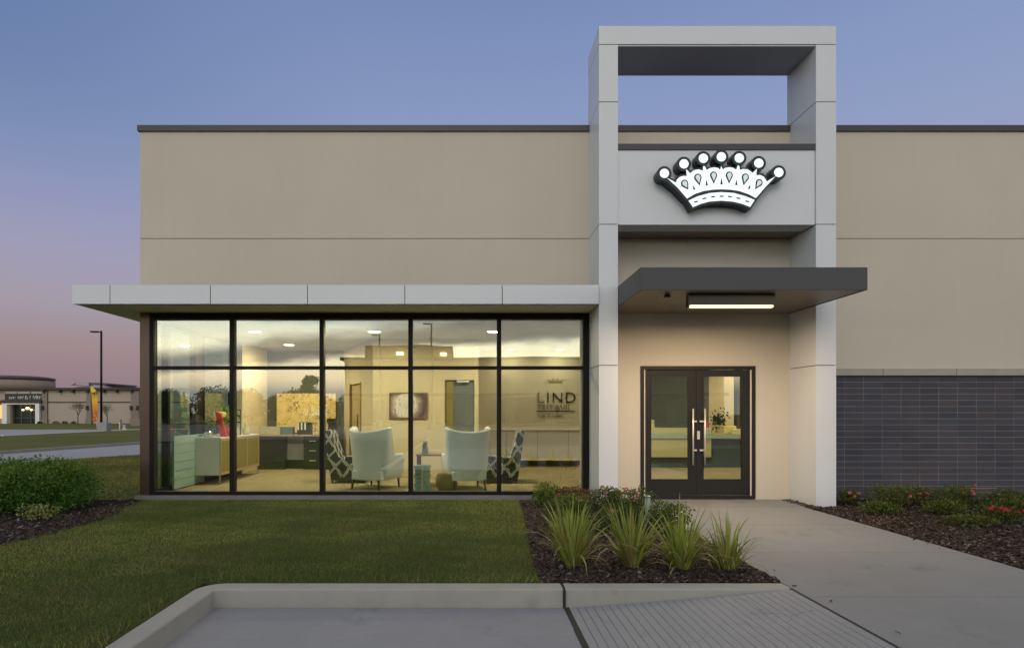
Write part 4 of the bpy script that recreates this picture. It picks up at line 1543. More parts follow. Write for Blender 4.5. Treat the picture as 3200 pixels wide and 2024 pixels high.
# =====================================================================================
# PLANTS
# =====================================================================================
# lawn blades
def blades(name, n, xr, yr, keep, h, wdt, z, label, loc=(0, 0, 0), pal=None):
    x = rng.uniform(*xr, n)
    y = rng.uniform(*yr, n)
    k = keep(x, y)
    x, y = x[k], y[k]
    n = len(x)
    a = rng.uniform(0, 2 * np.pi, n)
    hh = h * rng.uniform(.45, 1.2, n)
    ww = wdt * rng.uniform(.7, 1.3, n)
    la = rng.uniform(0, 2 * np.pi, n)
    ln = hh * rng.uniform(.2, 1.1, n)
    ux, uy = np.cos(a) * ww / 2, np.sin(a) * ww / 2
    v = np.empty((n, 3, 3))
    v[:, 0] = np.stack([x - ux, y - uy, np.full(n, z - .004)], 1)
    v[:, 1] = np.stack([x + ux, y + uy, np.full(n, z - .004)], 1)
    v[:, 2] = np.stack([x + np.cos(la) * ln, y + np.sin(la) * ln, z + hh], 1)
    g = np.array(pal or (.132, .178, .042))[None] * (1 + .35 * rng.normal(size=(n, 1))).clip(.4, 1.8)
    dry = (rng.random(n) < .10)[:, None]
    # straw patches of their own shape
    patch = (np.sin(x * 1.9 + 1.3 * np.sin(y * 1.1)) * np.sin(y * 2.3 + .7 + 1.2 * np.sin(x * .9)) > .45)
    dry = dry | (patch & (rng.random(n) < .30))[:, None]
    # turf is patchy: yellow-green, deep green and worn areas, a metre or so across
    q = np.zeros(n)
    pr = np.random.default_rng(3)
    for fq_ in (.35, .6, 1.0, 1.7, 2.9, 5.0):
        for _ in range(3):
            th_ = pr.uniform(0, 6.28)
            q += np.sin((x * np.cos(th_) * .7 + y * np.sin(th_)) * fq_ * 3.1 + pr.uniform(0, 6.28)) / fq_ ** .35
    q = np.clip(.5 + q / 7.5, 0, 1)[:, None]
    g = g * (.70 + .62 * q) * (1 + q * np.array([.30, .06, .10])[None])
    c = np.where(dry, np.array([.185, .14, .06])[None] * (1 + .25 * rng.normal(size=(n, 1))).clip(.4, 1.8), g)
    cc = np.repeat(c.clip(.004, .6), 3, axis=0)
    o = raw_mesh(name, v.reshape(-1, 3), np.arange(3 * n).reshape(-1, 3), [M['grass']], colors=cc)
    return tag(o, label, 'grass', kind='stuff')


def lawn_keep(x, y):
    right = np.interp(y, [5.12, 6.0, 7.0, 8.4, 9.96], [.59, .62, .68, .76, .81])
    left = np.interp(y, [-12, 2.5, 5.0, 6.6, 7.6, 8.4, 9.2, 9.96], [-8.0, -5.9, -5.35, -5.10, -4.97, -4.98, -5.25, -5.42])
    k = (x < right + rng.normal(size=len(x)) * .02) & (x > left + rng.normal(size=len(x)) * .05) & (y < 9.92)
    k &= ~((x > -2.29) & (y < 5.135))
    # thin with distance so the picture keeps an even texture
    return k & (rng.random(len(x)) < np.clip(8.5 / (y + 1.5), .55, 1))


blades('lawn_grass', 330000, (-7.2, .9), (2.6, 9.96), lawn_keep, .024, .0056, GZ, 'short mown grass of the front lawn')
blades('side_grass', 60000, (-13.5, -5.55), (10.0, 20.0),
       lambda x, y: (x > np.interp(y, [10, 16.2, 20.3], [-13.5, -13.4, -11.3])) & (rng.random(len(x)) < np.clip(11 / y, .3, 1)),
       .055, .013, GZ, 'yellower grass beside the building', pal=(.16, .175, .042))
# taller fringe along the kerb
blades('lawn_edge_grass', 9000, (-2.40, .62), (3.2, 5.22), lambda x, y: ((x < -2.28) & (x > -2.40)) | ((y > 5.125) & (x > -2.40)),
       .075, .007, GZ, 'longer grass fringe along the kerb')


# bark chips
def chips(name, n, xr, yr, keep, z, label):
    x = rng.uniform(*xr, n)
    y = rng.uniform(*yr, n)
    k = keep(x, y)
    x, y = x[k], y[k]
    n = len(x)
    L1 = rng.uniform(.006, .022, n) * rng.choice([1, 1, 1, 1, 1.9], n)
    L2 = L1 * rng.uniform(.22, .55, n)
    a = rng.uniform(0, 2 * np.pi, n)
    ti, tj = rng.normal(size=n) * .35, rng.normal(size=n) * .35
    ux = np.stack([np.cos(a), np.sin(a), ti], 1) * L1[:, None]
    uy = np.stack([-np.sin(a), np.cos(a), tj], 1) * L2[:, None]
    ctr = np.stack([x, y, z + rng.uniform(.0, .022, n)], 1)
    up = np.zeros((n, 3))
    up[:, 2] = rng.uniform(.002, .007, n)
    v = np.stack([ctr - ux - uy * .6, ctr + ux * .8 - uy, ctr + ux + uy * .7, ctr - ux * .7 + uy,
                  ctr - ux * .8 - uy * .5 + up, ctr + ux * .7 - uy * .8 + up, ctr + ux * .8 + uy * .6 + up, ctr - ux * .6 + uy * .8 + up], 1).reshape(-1, 3)
    base = np.arange(n)[:, None] * 8
    q = np.concatenate([base + np.array([4, 5, 6, 7]), base + np.array([0, 1, 5, 4]), base + np.array([1, 2, 6, 5]), base + np.array([2, 3, 7, 6]), base + np.array([3, 0, 4, 7])], 0)
    c = np.array([.034, .023, .019])[None] * (1 + .50 * rng.normal(size=(n, 1))).clip(.25, 3)
    gry = (rng.random(n) < .14)[:, None]
    c = np.where(gry, np.array([.13, .115, .105])[None] * rng.uniform(.4, 1.4, (n, 1)), c)
    o = raw_mesh(name, v, q, [M['bark']], colors=np.repeat(c.clip(.006, .5), 8, axis=0), nv=4)
    return tag(o, label, 'mulch', kind='stuff')


chips('bark_mulch', 62000, (.56, 2.66), (5.13, 9.9),
      lambda x, y: (x > np.interp(y, [5.12, 6.0, 7.0, 8.4, 9.96], [.59, .62, .68, .76, .81]) + .01) & (rng.random(len(x)) < np.clip(6.5 / y, .4, 1)),
      GZ - .012, 'dark bark mulch round the grassy plants')
chips('bark_mulch', 90000, (5.14, 10.2), (4.4, 9.95), lambda x, y: (x < 1.02 * y * .95 + .6) & (rng.random(len(x)) < np.clip(6.5 / y, .4, 1)), GZ - .012,
      'dark bark mulch of the bed along the brick base')
chips('bark_mulch', 60000, (-9.5, -4.9), (4.5, 9.96),
      lambda x, y: (x < np.interp(y, [2.5, 5.0, 6.6, 7.6, 8.4, 9.2, 9.96], [-5.9, -5.35, -5.10, -4.97, -4.98, -5.25, -5.42]) + rng.normal(size=len(x)) * .03) & (rng.random(len(x)) < np.clip(7 / y, .4, 1)),
      GZ - .012, 'dark bark mulch under the hedge shrubs')


chips('bark_crumbs', 260, (2.68, 5.12), (3.3, 9.2), lambda x, y: (np.minimum(x - 2.67, 5.13 - x) < .22 * rng.random(len(x)) ** 3), GZ + .001,
      'few bark crumbs strewn along both edges of the walk')


# shrubs
def shrub(name, loc, rx, ry, h, n, leaf_s, color, label, cat='shrub', group=None, tip=.55, lumps=9, stems=7, flat=.0):
    t = empty(name, loc, label, cat, group)
    ctr = []
    for k in range(lumps):
        a = 2 * math.pi * k / lumps + random.uniform(-.3, .3)
        r = random.uniform(.25, .68)
        ctr.append((rx * r * math.cos(a), ry * r * math.sin(a), h * random.uniform(.34, .66), random.uniform(.36, .52)))
    ctr.append((0, 0, h * .62, .5))
    pts, outs = [], []
    per = n // len(ctr)
    for x, y, z, r in ctr:
        d = rng.normal(size=(per, 3))
        d /= np.linalg.norm(d, axis=1, keepdims=True)
        rad = rng.uniform(.62, 1.0, per)[:, None] * (1 + .10 * np.sin(d[:, :1] * 9 + x * 7) + .08 * np.sin(d[:, 1:2] * 11 + z * 5))
        p = d * rad * np.array([rx * r * 1.15, ry * r * 1.15, h * r * .95]) + np.array([x, y, z])
        pts.append(p)
        outs.append(d)
    p = np.concatenate(pts)
    d = np.concatenate(outs)
    keep = (p[:, 2] > .03) & (p[:, 2] < h * 1.12)
    p, d = p[keep], d[keep]
    tips = np.clip((p[:, 2] / h - .5) / .4, 0, 1) * rng.random(len(p)) * (d[:, 2] > -.1)
    o = leaf_cloud('foliage', p, leaf_s, color, .28, M['leaf'], .6, outward=d * .9 + np.array([0, 0, .35]), tips=tips, tipk=tip)
    o.parent = t
    b = MB()
    for k in range(stems):
        a = random.uniform(0, 6.28)
        q = Vector((loc[0], loc[1], loc[2]))
        e = q + Vector((rx * .55 * math.cos(a), ry * .55 * math.sin(a), h * random.uniform(.45, .7)))
        mid = (q + e) / 2 + Vector((random.uniform(-.04, .04), random.uniform(-.04, .04), .03))
        b.tube([q + Vector((.05 * math.cos(a), .05 * math.sin(a), -.03)), mid, e], [.012, .008, .003], 5)
    b.build('stem', M['stem'], t)
    return t


shrub('boxwood_shrub', (-6.52, 9.0, GZ), .98, .85, .72, 26000, .038, (.060, .145, .018), 'dense rounded boxwood shrub at the grass edge, the taller one',
      group='boxwood hedge left of the building')
shrub('boxwood_shrub', (-7.9, 8.75, GZ), .95, .85, .62, 22000, .038, (.056, .138, .018), 'dense rounded boxwood shrub cut by the left photo edge',
      group='boxwood hedge left of the building')
shrub('variegated_shrub', (-5.80, 8.02, GZ), .26, .18, .22, 650, .034, (.22, .23, .08), 'small pale variegated shrub at the foot of the hedge', tip=.25, lumps=5, stems=5)


# flax lily clumps
def flax(loc, n, hmax, spread, label, seed):
    r = np.random.default_rng(seed)
    t = empty('flax_lily', loc, label, 'ornamental grass', 'striped flax lilies in the mulch bed')
    V, Fq, C = [], [], []
    segs = 6
    for k in range(n):
        a = r.uniform(0, 2 * np.pi)
        rad = r.uniform(0, .085)
        L = hmax * r.uniform(.5, 1.12)
        tilt = abs(r.normal()) * spread * 1.45 + .12
        if r.random() < .16:
            tilt += .5
            L *= .85
        wd = r.uniform(.006, .014)
        sag = r.uniform(.25, 1.25) * tilt
        base = np.array([rad * np.cos(a), rad * np.sin(a), 0])
        d = np.array([np.cos(a + r.normal() * .35), np.sin(a + r.normal() * .35)])
        side = np.array([-d[1], d[0], 0])
        tw = r.uniform(-1, 1)
        pts, th = [], tilt * .55
        p = base.copy()
        pale = r.random()
        green = np.array([.21, .26, .040]) * r.uniform(.55, 1.35)
        if r.random() < .10:
            green = np.array([.24, .18, .08])
            tilt += r.uniform(.2, .9)
            sag *= 1.6
            pale = 0
        cream = np.array([.50, .50, .20]) * r.uniform(.7, 1.2) if pale > .35 else green * 1.5
        b0 = len(V)
        for s in range(segs + 1):
            f = s / segs
            w_ = wd * (1 - f ** 2.2) * (.7 + .6 * min(1, f * 3)) + .0006
            sd_ = side * math.cos(tw * f) + np.array([d[0], d[1], 0]) * math.sin(tw * f) * .6
            V.append(p - sd_ * w_)
            V.append(p + np.array([0, 0, -.25 * w_]) - sd_ * w_ * .45)
            V.append(p + np.array([0, 0, -.25 * w_]) + sd_ * w_ * .45)
            V.append(p + sd_ * w_)
            dk = .55 + .45 * min(1, f * 2.5)
            C += [cream, green, green, cream] if dk > .5 else [green] * 4
            th = tilt * .55 + sag * f * f * 1.6
            st = L / segs
            p = p + np.array([d[0] * math.sin(th), d[1] * math.sin(th), math.cos(th)]) * st
        for s in range(segs):
            for q in range(3):
                i = b0 + s * 4 + q
                Fq.append((i, i + 1, i + 5, i + 4))
    o = raw_mesh('foliage', np.array(V), np.array(Fq), [M['blade']], parent=t, colors=np.array(C), nv=4)
    return t


flax((.97, 5.70, GZ), 150, .64, .36, 'striped flax lily clump at the lawn side, leftmost of four', 11)
flax((1.53, 5.66, GZ), 150, .64, .34, 'upright striped flax lily clump in front of the grey post', 12)
flax((1.98, 5.61, GZ), 150, .62, .40, 'loose striped flax lily clump, second from the walk', 13)
flax((2.40, 5.57, GZ), 66, .54, .40, 'smallest striped flax lily clump beside the walk', 14)


# low drift roses with flowers
def rose(loc, r, h, label, fl, fcol, color=(.045, .065, .018), n=1700, tip=.35):
    t = shrub('low_rose_shrub', loc, r, r * .8, h, n, .032, color, label, 'flowering shrub', 'low flowering shrubs', tip=tip, lumps=6, stems=6)
    for k in range(fl):
        a = random.uniform(0, 6.28)
        q = random.uniform(.1, .95)
        x, y, z = loc[0] + r * q * math.cos(a), loc[1] + r * .8 * q * math.sin(a) - .05, loc[2] + h * random.uniform(.55, 1.02)
        b = MB()
        for j in range(11):
            aa, bb = random.uniform(0, 6.28), random.uniform(-.3, 1.3)
            dv = Vector((math.cos(aa) * math.cos(bb), math.sin(aa) * math.cos(bb), math.sin(bb)))
            u = dv.orthogonal().normalized() * .017
            c_ = Vector((x, y, z)) + dv * .012
            b.add([c_ - u, c_ + dv * .018 - u * .2 + u.cross(dv) * .9, c_ + u, c_ + dv * .018 - u.cross(dv) * .9], [(0, 1, 2, 3)])
        b.build('flower', fcol, t)
    return t


PK, RD = M['petal_pink'], M['petal']
rose((1.16, 9.25, GZ), .24, .34, 'small bright green shrub at the lawn corner under the last window', 0, RD, (.11, .15, .024), 1900)
rose((1.62, 9.15, GZ), .34, .30, 'low reddish shrub under the right end of the window', 6, PK, (.10, .055, .024), 2300, .1)
rose((2.06, 8.85, GZ), .32, .34, 'green shrub with pink blooms before the left portal column', 5, PK, (.06, .09, .02), 2300)
rose((1.38, 8.3, GZ), .40, .30, 'broad green shrub in the middle of the left bed', 1, PK, (.07, .10, .02), 2600)
rose((2.30, 8.15, GZ), .30, .42, 'taller twiggy shrub by the door side of the left bed', 3, PK, (.05, .08, .02), 2000)
rose((2.38, 7.25, GZ), .28, .36, 'leafy green shrub at the walk edge behind the flax', 0, PK, (.07, .11, .022), 2200)
rose((1.80, 7.3, GZ), .36, .34, 'dark shrub straight behind the flax clumps', 1, PK, (.045, .07, .018), 2400)
rose((1.15, 7.1, GZ), .34, .26, 'sparse low shrub behind the leftmost flax clump', 0, PK, (.065, .08, .022), 1500)
spec = [(5.92, 9.35, .20, .22, 4, PK, 'small shrub with pink blooms at the foot of the right column'),
        (6.40, 9.15, .34, .34, 1, PK, 'rounded green shrub close to the right column, under the brick'),
        (6.95, 9.3, .34, .30, 3, PK, 'low green shrub with coral blooms, second along the brick base'),
        (7.50, 9.2, .36, .32, 3, PK, 'spreading shrub with coral blooms just left of the orange stake'),
        (8.20, 9.15, .40, .26, 0, PK, 'low green shrub right of the orange stake'),
        (8.85, 9.1, .40, .28, 0, PK, 'green shrub cut by the right photo edge'),
        (5.85, 8.55, .28, .17, 0, PK, 'flat yellowish shrub on the mulch nearest the walk'),
        (6.75, 8.55, .36, .18, 0, PK, 'sparse creeping shrub in the middle of the right bed'),
        (7.70, 8.45, .42, .22, 0, PK, 'low creeping shrub in front of the orange stake'),
        (6.38, 7.70, .32, .13, 1, PK, 'flattest creeping shrub in front, left of the crimson flowers'),
        (6.95, 7.85, .30, .20, 15, RD, 'shrub crowned by a cluster of crimson flowers')]
for x, y, r, h, fl, fc, lab in spec:
    rose((x, y, GZ), r, h, lab, fl, fc, (.062 + .014 * random.random(), .082 + .018 * random.random(), .018), int(5200 * r))

# marker stake with string
st = empty('marker_stake', (PX(3004, 9.75), 9.75, GZ), 'small leaning orange stake with string in the right bed', 'stake')
M['orange'] = mat('orange_paint', (.55, .13, .02), .6, var=.1)
sx = PX(3004, 9.75)
MB().tube([(sx - .01, 9.75, GZ - .05), (sx + .045, 9.75, .19)], .017, 8).build('stake', M['orange'], st)
MB().tube([(sx + .045, 9.75, .17), (sx + .35, 9.78, .160), (sx + .62, 9.8, .165)], .004, 5).build('string', mat('ochre_string', (.45, .27, .04), .8, var=.1), st)

# steel post in the bed
po = empty('steel_post', (PX(2024, 7.6), 7.6, GZ), 'short bare grey steel post behind the flax lilies', 'post')
x = PX(2024, 7.6)
MB().tube([(x, 7.6, GZ - .1), (x, 7.6, PZ(1552, 7.6))], .033, 14).build('tube', mat('galvanised', (.20, .23, .23), .5, .5, var=.15, vscale=8), po)
MB().lathe([(.036, 0), (.036, .012), (.016, .02)], (x, 7.6, PZ(1552, 7.6) + .001), 14).build('cap', bpy.data.materials['galvanised'], po)

# =====================================================================================
# FAR LEFT: shop building, lamp pole, banner, small trees
# =====================================================================================
FY = 73.0
bX = lambda x, Y=FY: PX(x / 5.0756, Y)
bZ = lambda y, Y=FY: PZ(1150 + y / 5.0756, Y)
M['fstucco'] = mat('far_stucco', (.40, .335, .28), .9, var=.06, vscale=.4)
M['fstone'] = mat('far_stone', (.235, .19, .16), .9, var=.18, vscale=1.2)
M['fbrown'] = mat('far_fascia', (.055, .038, .032), .7, var=.1)
M['froof'] = mat('far_roof_metal', (.07, .055, .05), .5, var=.1)
M['fglass'] = mat('far_dark_glass', (.012, .017, .015), .12, var=.1, spec=.6)
M['lampglow'] = emitter('far_lamp', (1, .66, .25), 5)
M['winglow'] = emitter('far_window_glow', (1, .48, .16), .75)
fb_ = empty('shop_building', (bX(1100), FY, 0), 'long beige single storey shop building with curved brown roofs beyond the car park', 'building')
z0, ze = -.05, bZ(345)
b = MB()
b.box(bX(765), bX(3000), FY, FY + 22, z0, ze)
b.box(bX(-1500), bX(0), FY + .2, FY + 22, z0, ze)
b.box(bX(0) + .01, bX(150) - .01, FY + .15, FY + 22, z0, bZ(575))
b.box(bX(600) + .01, bX(765) - .01, FY + .15, FY + 22, z0, bZ(575))
b.box(bX(0) + .01, bX(765) - .01, FY + .15, FY + 22, bZ(575) + .01, ze)
b.build('wall', M['fstucco'], fb_)
b = MB()
for x0, x1 in ((680, 760), (1385, 1455), (2085, 2215)):
    b = MB().box(bX(x0), bX(x1), FY - .18, FY - .013, z0, ze - .02)
    b.box(bX(x0 - 13), bX(x1 + 10), FY - .24, FY - .19, z0, bZ(800))
    b.build('stone_pilaster', M['fstone'], fb_)
b = MB()
b.box(bX(-1500), bX(3000), FY - .55, FY + .3, ze + .005, bZ(312))
b.box(bX(-20), bX(3000), FY - .06, FY - .012, bZ(547), bZ(530))
b.box(bX(70), bX(690), FY - .5, FY + .1, bZ(548), bZ(505))
b.build('fascia', M['fbrown'], fb_)
b = MB()
b.lathe([(4.3, 0), (4.3, bZ(205, FY + 5.5) - bZ(312))], (bX(250, FY + 5.5), FY + 5.5, bZ(312) + .01), 40)
b.build('drum_wall', M['fstone'], fb_)


def disc_roof(x0, x1, yt, ye, yb, name):
    D_ = FY + 5.5
    cx2, r = (bX(x0, D_) + bX(x1, D_)) / 2, (bX(x1, D_) - bX(x0, D_)) / 2
    zz = lambda y: bZ(y, D_)
    MB().lathe([(r * .86, zz(yb)), (r * .985, zz(ye + 22)), (r, zz(ye)), (r * .99, zz(ye - 10)), (r * .8, zz(yt + 12)), (r * .45, zz(yt + 3)), (.01, zz(yt))],
               (cx2, FY + 5.5, 0), 48).build(name, M['froof'], fb_)


disc_roof(-280, 780, 124, 165, 215, 'roof')
MB().box(bX(690) - .5, bX(1200), FY + 6, FY + 9, ze, bZ(262)).build('upper_wall', M['fstucco'], fb_)
MB().prism([(bX(690), bZ(240)), (bX(770), bZ(203)), (bX(1000), bZ(196)), (bX(1300), bZ(205)), (bX(1325), bZ(222)), (bX(1190), bZ(268))], FY + 5, FY + 12).build('roof', M['froof'], fb_)
MB().prism([(bX(770), bZ(236)), (bX(790), bZ(206)), (bX(1000), bZ(200)), (bX(1000), bZ(250))], FY + 4.9, FY + 4.98).build('skylight', mat('pale_skylight', (.30, .32, .38), .3, var=.05), fb_)
MB().prism([(bX(1150), bZ(318)), (bX(1200), bZ(262)), (bX(1260), bZ(248)), (bX(1355), bZ(292)), (bX(1355), bZ(318))], FY + 3, FY + 6).build('roof_unit', mat('roof_unit_grey', (.30, .29, .31), .6, var=.1), fb_)
MB().prism([(bX(1850), bZ(300)), (bX(1870), bZ(293)), (bX(2600), bZ(326)), (bX(2600), bZ(335))], FY - .62, FY - .56).build('roof_edge', M['fbrown'], fb_)
en = MB()
en.box(bX(75), bX(150), FY - .45, FY + .14, z0, bZ(558))
en.box(bX(600), bX(662), FY - .45, FY + .14, z0, bZ(558))
en.box(bX(150) + .003, bX(600) - .003, FY - .45, FY + .14, bZ(574), bZ(558))
en.build('entrance_surround', M['white'], fb_)
ent = MB().box(bX(150), bX(600), FY + .6, FY + .7, z0, bZ(575)).build('entrance_glazing', M['fglass'], fb_)
b = MB()
for x in (165, 290, 440, 595):
    b.box(bX(x), bX(x) + .06, FY + .5, FY + .59, z0, bZ(575))
b.box(bX(165) + .07, bX(595), FY + .5, FY + .58, bZ(790), bZ(784))
b.build('mullions', mat('far_mullion', (.10, .12, .11), .5, var=.05), ent)
for x, y, r in ((335, 660, .13), (467, 660, .13), (408, 635, .19)):
    MB().lathe([(r * .5, -r * .7), (r, -.2 * r), (r, .3 * r), (r * .4, .7 * r)], (bX(x), FY + .3, bZ(y)), 12).build('entry_lamp', M['lampglow'], fb_)
sgn = MB().box(bX(80), bX(685), FY - .02, FY + .10, bZ(505), bZ(405)).build('sign_band', M['black'], fb_)
r2 = random.Random(5)
b = MB()
x = 90
while x < 670:
    wd_ = r2.uniform(9, 26)
    hgt = r2.uniform(34, 70)
    yb = 495 - r2.uniform(0, 14)
    if r2.random() < .85:
        xm = x + wd_ * .45
        b.prism([(bX(x), bZ(yb)), (bX(x + wd_ * .35), bZ(yb)), (bX(xm), bZ(yb - hgt * .5)), (bX(x + wd_), bZ(yb - hgt)), (bX(x), bZ(yb - hgt * .8))], FY - .05, FY - .021)
    x += wd_ + r2.uniform(3, 10)
b.build('sign_lettering', M['white'], sgn)
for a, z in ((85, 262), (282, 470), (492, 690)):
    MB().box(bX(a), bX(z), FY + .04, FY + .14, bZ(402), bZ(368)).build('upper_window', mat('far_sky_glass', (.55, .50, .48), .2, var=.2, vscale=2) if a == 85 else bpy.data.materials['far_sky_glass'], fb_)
MB().box(bX(-120), bX(52), FY - .03, FY + .19, bZ(800), bZ(585)).build('lit_window', M['winglow'], fb_)
MB().box(bX(-120), bX(60), FY - .06, FY + .19, bZ(570), bZ(510)).build('lit_window_head', mat('far_orange_board', (.34, .12, .05), .7, var=.1), fb_)
for x in (700, 1405, 2100, 2200):
    sc_ = MB().box(bX(x) - .13, bX(x) + .13, FY - .4, FY - .25, bZ(660), bZ(595)).build('wall_lantern', M['black'], fb_)
for x in (720, 970, 1175, 1410, 1665, 1870, 2110):
    MB().box(bX(x) - .12, bX(x) + .12, FY - .5, FY - .01, bZ(388), bZ(347) - .0).build('eave_bracket', M['fbrown'], fb_)


def round_bush(loc, rx, h, n, lab, group, color=(.03, .045, .015), ls=.10):
    t = empty('foundation_shrub', loc, lab, 'shrub', group)
    d = rng.normal(size=(n, 3))
    d /= np.linalg.norm(d, axis=1, keepdims=True)
    p = d * rng.uniform(.6, 1.0, (n, 1)) * np.array([rx, rx * .7, h * .55]) + np.array([0, 0, h * .45])
    o = leaf_cloud('foliage', p[p[:, 2] > .02], ls, color, .3, M['leaf'], outward=d[p[:, 2] > .02])
    o.parent = t
    MB().tube([(loc[0], loc[1], loc[2] - .02), (loc[0], loc[1], loc[2] + h * .4)], .03, 5).build('stem', M['stem'], t)


for x, w_, lab in ((890, .40, 'dark clipped shrub at the far shop wall, nearest its entrance'), (1030, .30, 'dark clipped shrub at the far shop wall, between two others'),
                   (1168, .26, 'dark clipped shrub at the far shop wall beside the bare tree'), (625, .25, 'tiny dark shrub right of the far shop entrance')):
    round_bush((bX(x, 72.4), 72.4, -.03), w_, .26, 260, lab, 'clipped shrubs along the far shop wall')


def bare_tree(loc, h, lab, seed, color):
    r = random.Random(seed)
    t = empty('young_bare_tree', loc, lab, 'tree', 'young trees before the far shop')
    b = MB()
    tips = []

    def grow(p, d, L, rad, depth):
        e = p + d * L
        m_ = (p + e) / 2 + Vector((r.uniform(-1, 1), r.uniform(-1, 1), 0)) * L * .05
        b.tube([p, m_, e], [rad, rad * .85, rad * .7], 5, cap=False)
        if depth == 0:
            tips.append(e)
            return
        for k in range(r.choice((2, 3, 3))):
            nd = (d + Vector((r.uniform(-1, 1), r.uniform(-1, 1), r.uniform(-.25, .5))) * .75).normalized()
            grow(e - d * L * r.uniform(0, .25), nd, L * r.uniform(.55, .8), rad * .6, depth - 1)
    p = Vector(loc)
    b.tube([p - Vector((0, 0, .1)), p + Vector((.02, 0, h * .35))], [.055, .045], 7)
    trunk_top = p + Vector((.02, 0, h * .34))
    b.build('trunk', M['stem'], t)
    b = MB()
    for k in range(4):
        grow(trunk_top, Vector((r.uniform(-.6, .6), r.uniform(-.6, .6), 1)).normalized(), h * .2, .03, 4)
    b.build('branches', M['stem'], t)
    cs = np.array([[q.x - loc[0], q.y - loc[1], q.z - loc[2]] for q in tips])
    cs = np.repeat(cs, 2, 0) + rng.normal(size=(len(cs) * 2, 3)) * .12
    o = leaf_cloud('crown', cs, .10, color, .3, M['leaf'])
    o.parent = t


bare_tree((bX(1235, 68), 68, -.03), 2.9, 'thin bare young tree left of the yellow banner', 3, (.16, .09, .05))
bare_tree((bX(1700, 66), 66, -.03), 2.6, 'thin bare young tree just right of the lamp pole', 8, (.18, .13, .08))

# feather banner
BY = 66.0
fl_ = empty('feather_banner', (bX(1500, BY), BY, -.03), 'tall yellow, orange and red feather banner left of the lamp pole', 'banner')
m_, t_, p_ = newmat('banner_cloth')
tcn = t_.n('ShaderNodeTexCoord').outputs['Object']
sp_ = t_.n('ShaderNodeSeparateXYZ')
t_.l(tcn, sp_.inputs[0])
hz = t_.m('ADD', sp_.outputs[2], t_.m('MULTIPLY', t_.noise(tcn, 2.0, 3), .8))
k = t_.ramp(t_.m('DIVIDE', hz, 4.6), [(.0, (.55, .45, .40)), (.18, (.50, .10, .02)), (.40, (.62, .14, .02)), (.55, (.72, .33, .02)), (.70, (.75, .48, .02)), (.86, (.03, .02, .01)), (.875, (.72, .56, .03)), (1, (.72, .58, .03))])
k = t_.mix(t_.m('MULTIPLY', t_.sstep(t_.noise(tcn, 3.4, 2), .52, .60), .8), k, (.75, .40, .08, 1))
t_.l(k, p_.inputs['Base Color'])
p_.inputs['Roughness'].default_value = .8
out = [(1440, 290), (1475, 305), (1520, 350), (1550, 420), (1548, 600), (1545, 780), (1525, 850), (1470, 850), (1472, 700), (1450, 450), (1436, 340)]
MB().prism([(bX(x, BY), bZ(y, BY)) for x, y in out], BY, BY + .03).build('cloth', m_, fl_)
MB().tube([(bX(1468, BY), BY + .015, -.06), (bX(1466, BY), BY + .015, bZ(700, BY)), (bX(1445, BY), BY + .015, bZ(450, BY)), (bX(1434, BY), BY + .015, bZ(300, BY))], [.03, .025, .02, .012], 6).build('pole', M['black'], fl_)


# lamp poles
def lamp_pole(loc, h, arm, lab):
    t = empty('lamp_pole', loc, lab, 'street lamp', 'car park lamp poles')
    WLOC[t.name] = Vector((0, 0, 0))
    MB().lathe([(.33, -.1), (.33, .60), (.30, .66)], (0, 0, 0), 20).build('concrete_base', M['kerb'], t, origin=(0, 0, 0))
    MB().tube([(0, 0, .66), (0, 0, h)], [.09, .075], 10).build('pole', M['frame'], t, origin=(0, 0, 0))
    b = MB().box(arm, -.08, -.04, .04, h - .10, h - .02)
    b.box(arm - .55, arm - .005, -.14, .14, h - .11, h - .01)
    b.build('lamp_head', M['frame'], t, origin=(0, 0, 0), bevel=.02)
    return t


lx_ = PX(316.5, 46)
lp = lamp_pole((lx_, 46, -.1), PZ(1034, 46) + .1, -.25, 'tall dark lamp pole with one arm standing left of the building')
o = MB().box(PX(303, 44.6), PX(333, 44.6), 44.6, 45.2, -.12, PZ(1319.5, 44.6)).build('utility_cabinet', mat('grey_green_cabinet', (.26, .275, .265), .6, var=.15, vscale=3), bevel=.03)
tag(o, 'grey utility cabinet at the foot of the lamp pole', 'utility box')
for x, y0_, lab in ((301.5, 1319, 'thin white marker post left of the grey utility cabinet'), (370.5, 1319, 'thin white marker post by the brown board')):
    o = MB().box(PX(x - 1.2, 46), PX(x + 1.2, 46), 46.1, 46.16, -.1, PZ(y0_, 46)).build('marker_post', M['white'], bevel=.01)
    tag(o, lab, 'post', 'white marker posts by the far car park')
bd = empty('sign_board', (PX(377, 47), 47, -.06), 'narrow dark brown board on the far verge', 'sign')
MB().box(PX(374, 47), PX(380, 47), 47, 47.06, .02, PZ(1310, 47)).build('panel', M['brownwood'], bd)
MB().box(PX(376, 47), PX(378, 47), 47.061, 47.1, -.1, PZ(1312, 47)).build('post', M['black'], bd)
ur = empty('planter_urn', (PX(388, 47.5), 47.5, -.06), 'white urn with a flat dark top on the far verge', 'planter')
b = MB().lathe([(.17, 0), (.15, .06), (.08, .18), (.09, .30), (.13, .42), (.13, .46)], (PX(388, 47.5), 47.5, GZ + .02), 20)
b.build('urn', M['white'], ur)
MB().lathe([(.16, .461), (.16, .50), (.05, .53)], (PX(388, 47.5), 47.5, GZ + .02), 20).build('lid', M['black'], ur)
o = MB().box(PX(407, 62), PX(460, 62), 62, 62.5, -.1, PZ(1310, 62)).build('low_stone_wall', M['fstone'], bevel=.03)
tag(o, 'low stone wall in front of the far shop, beside the building corner', 'wall')

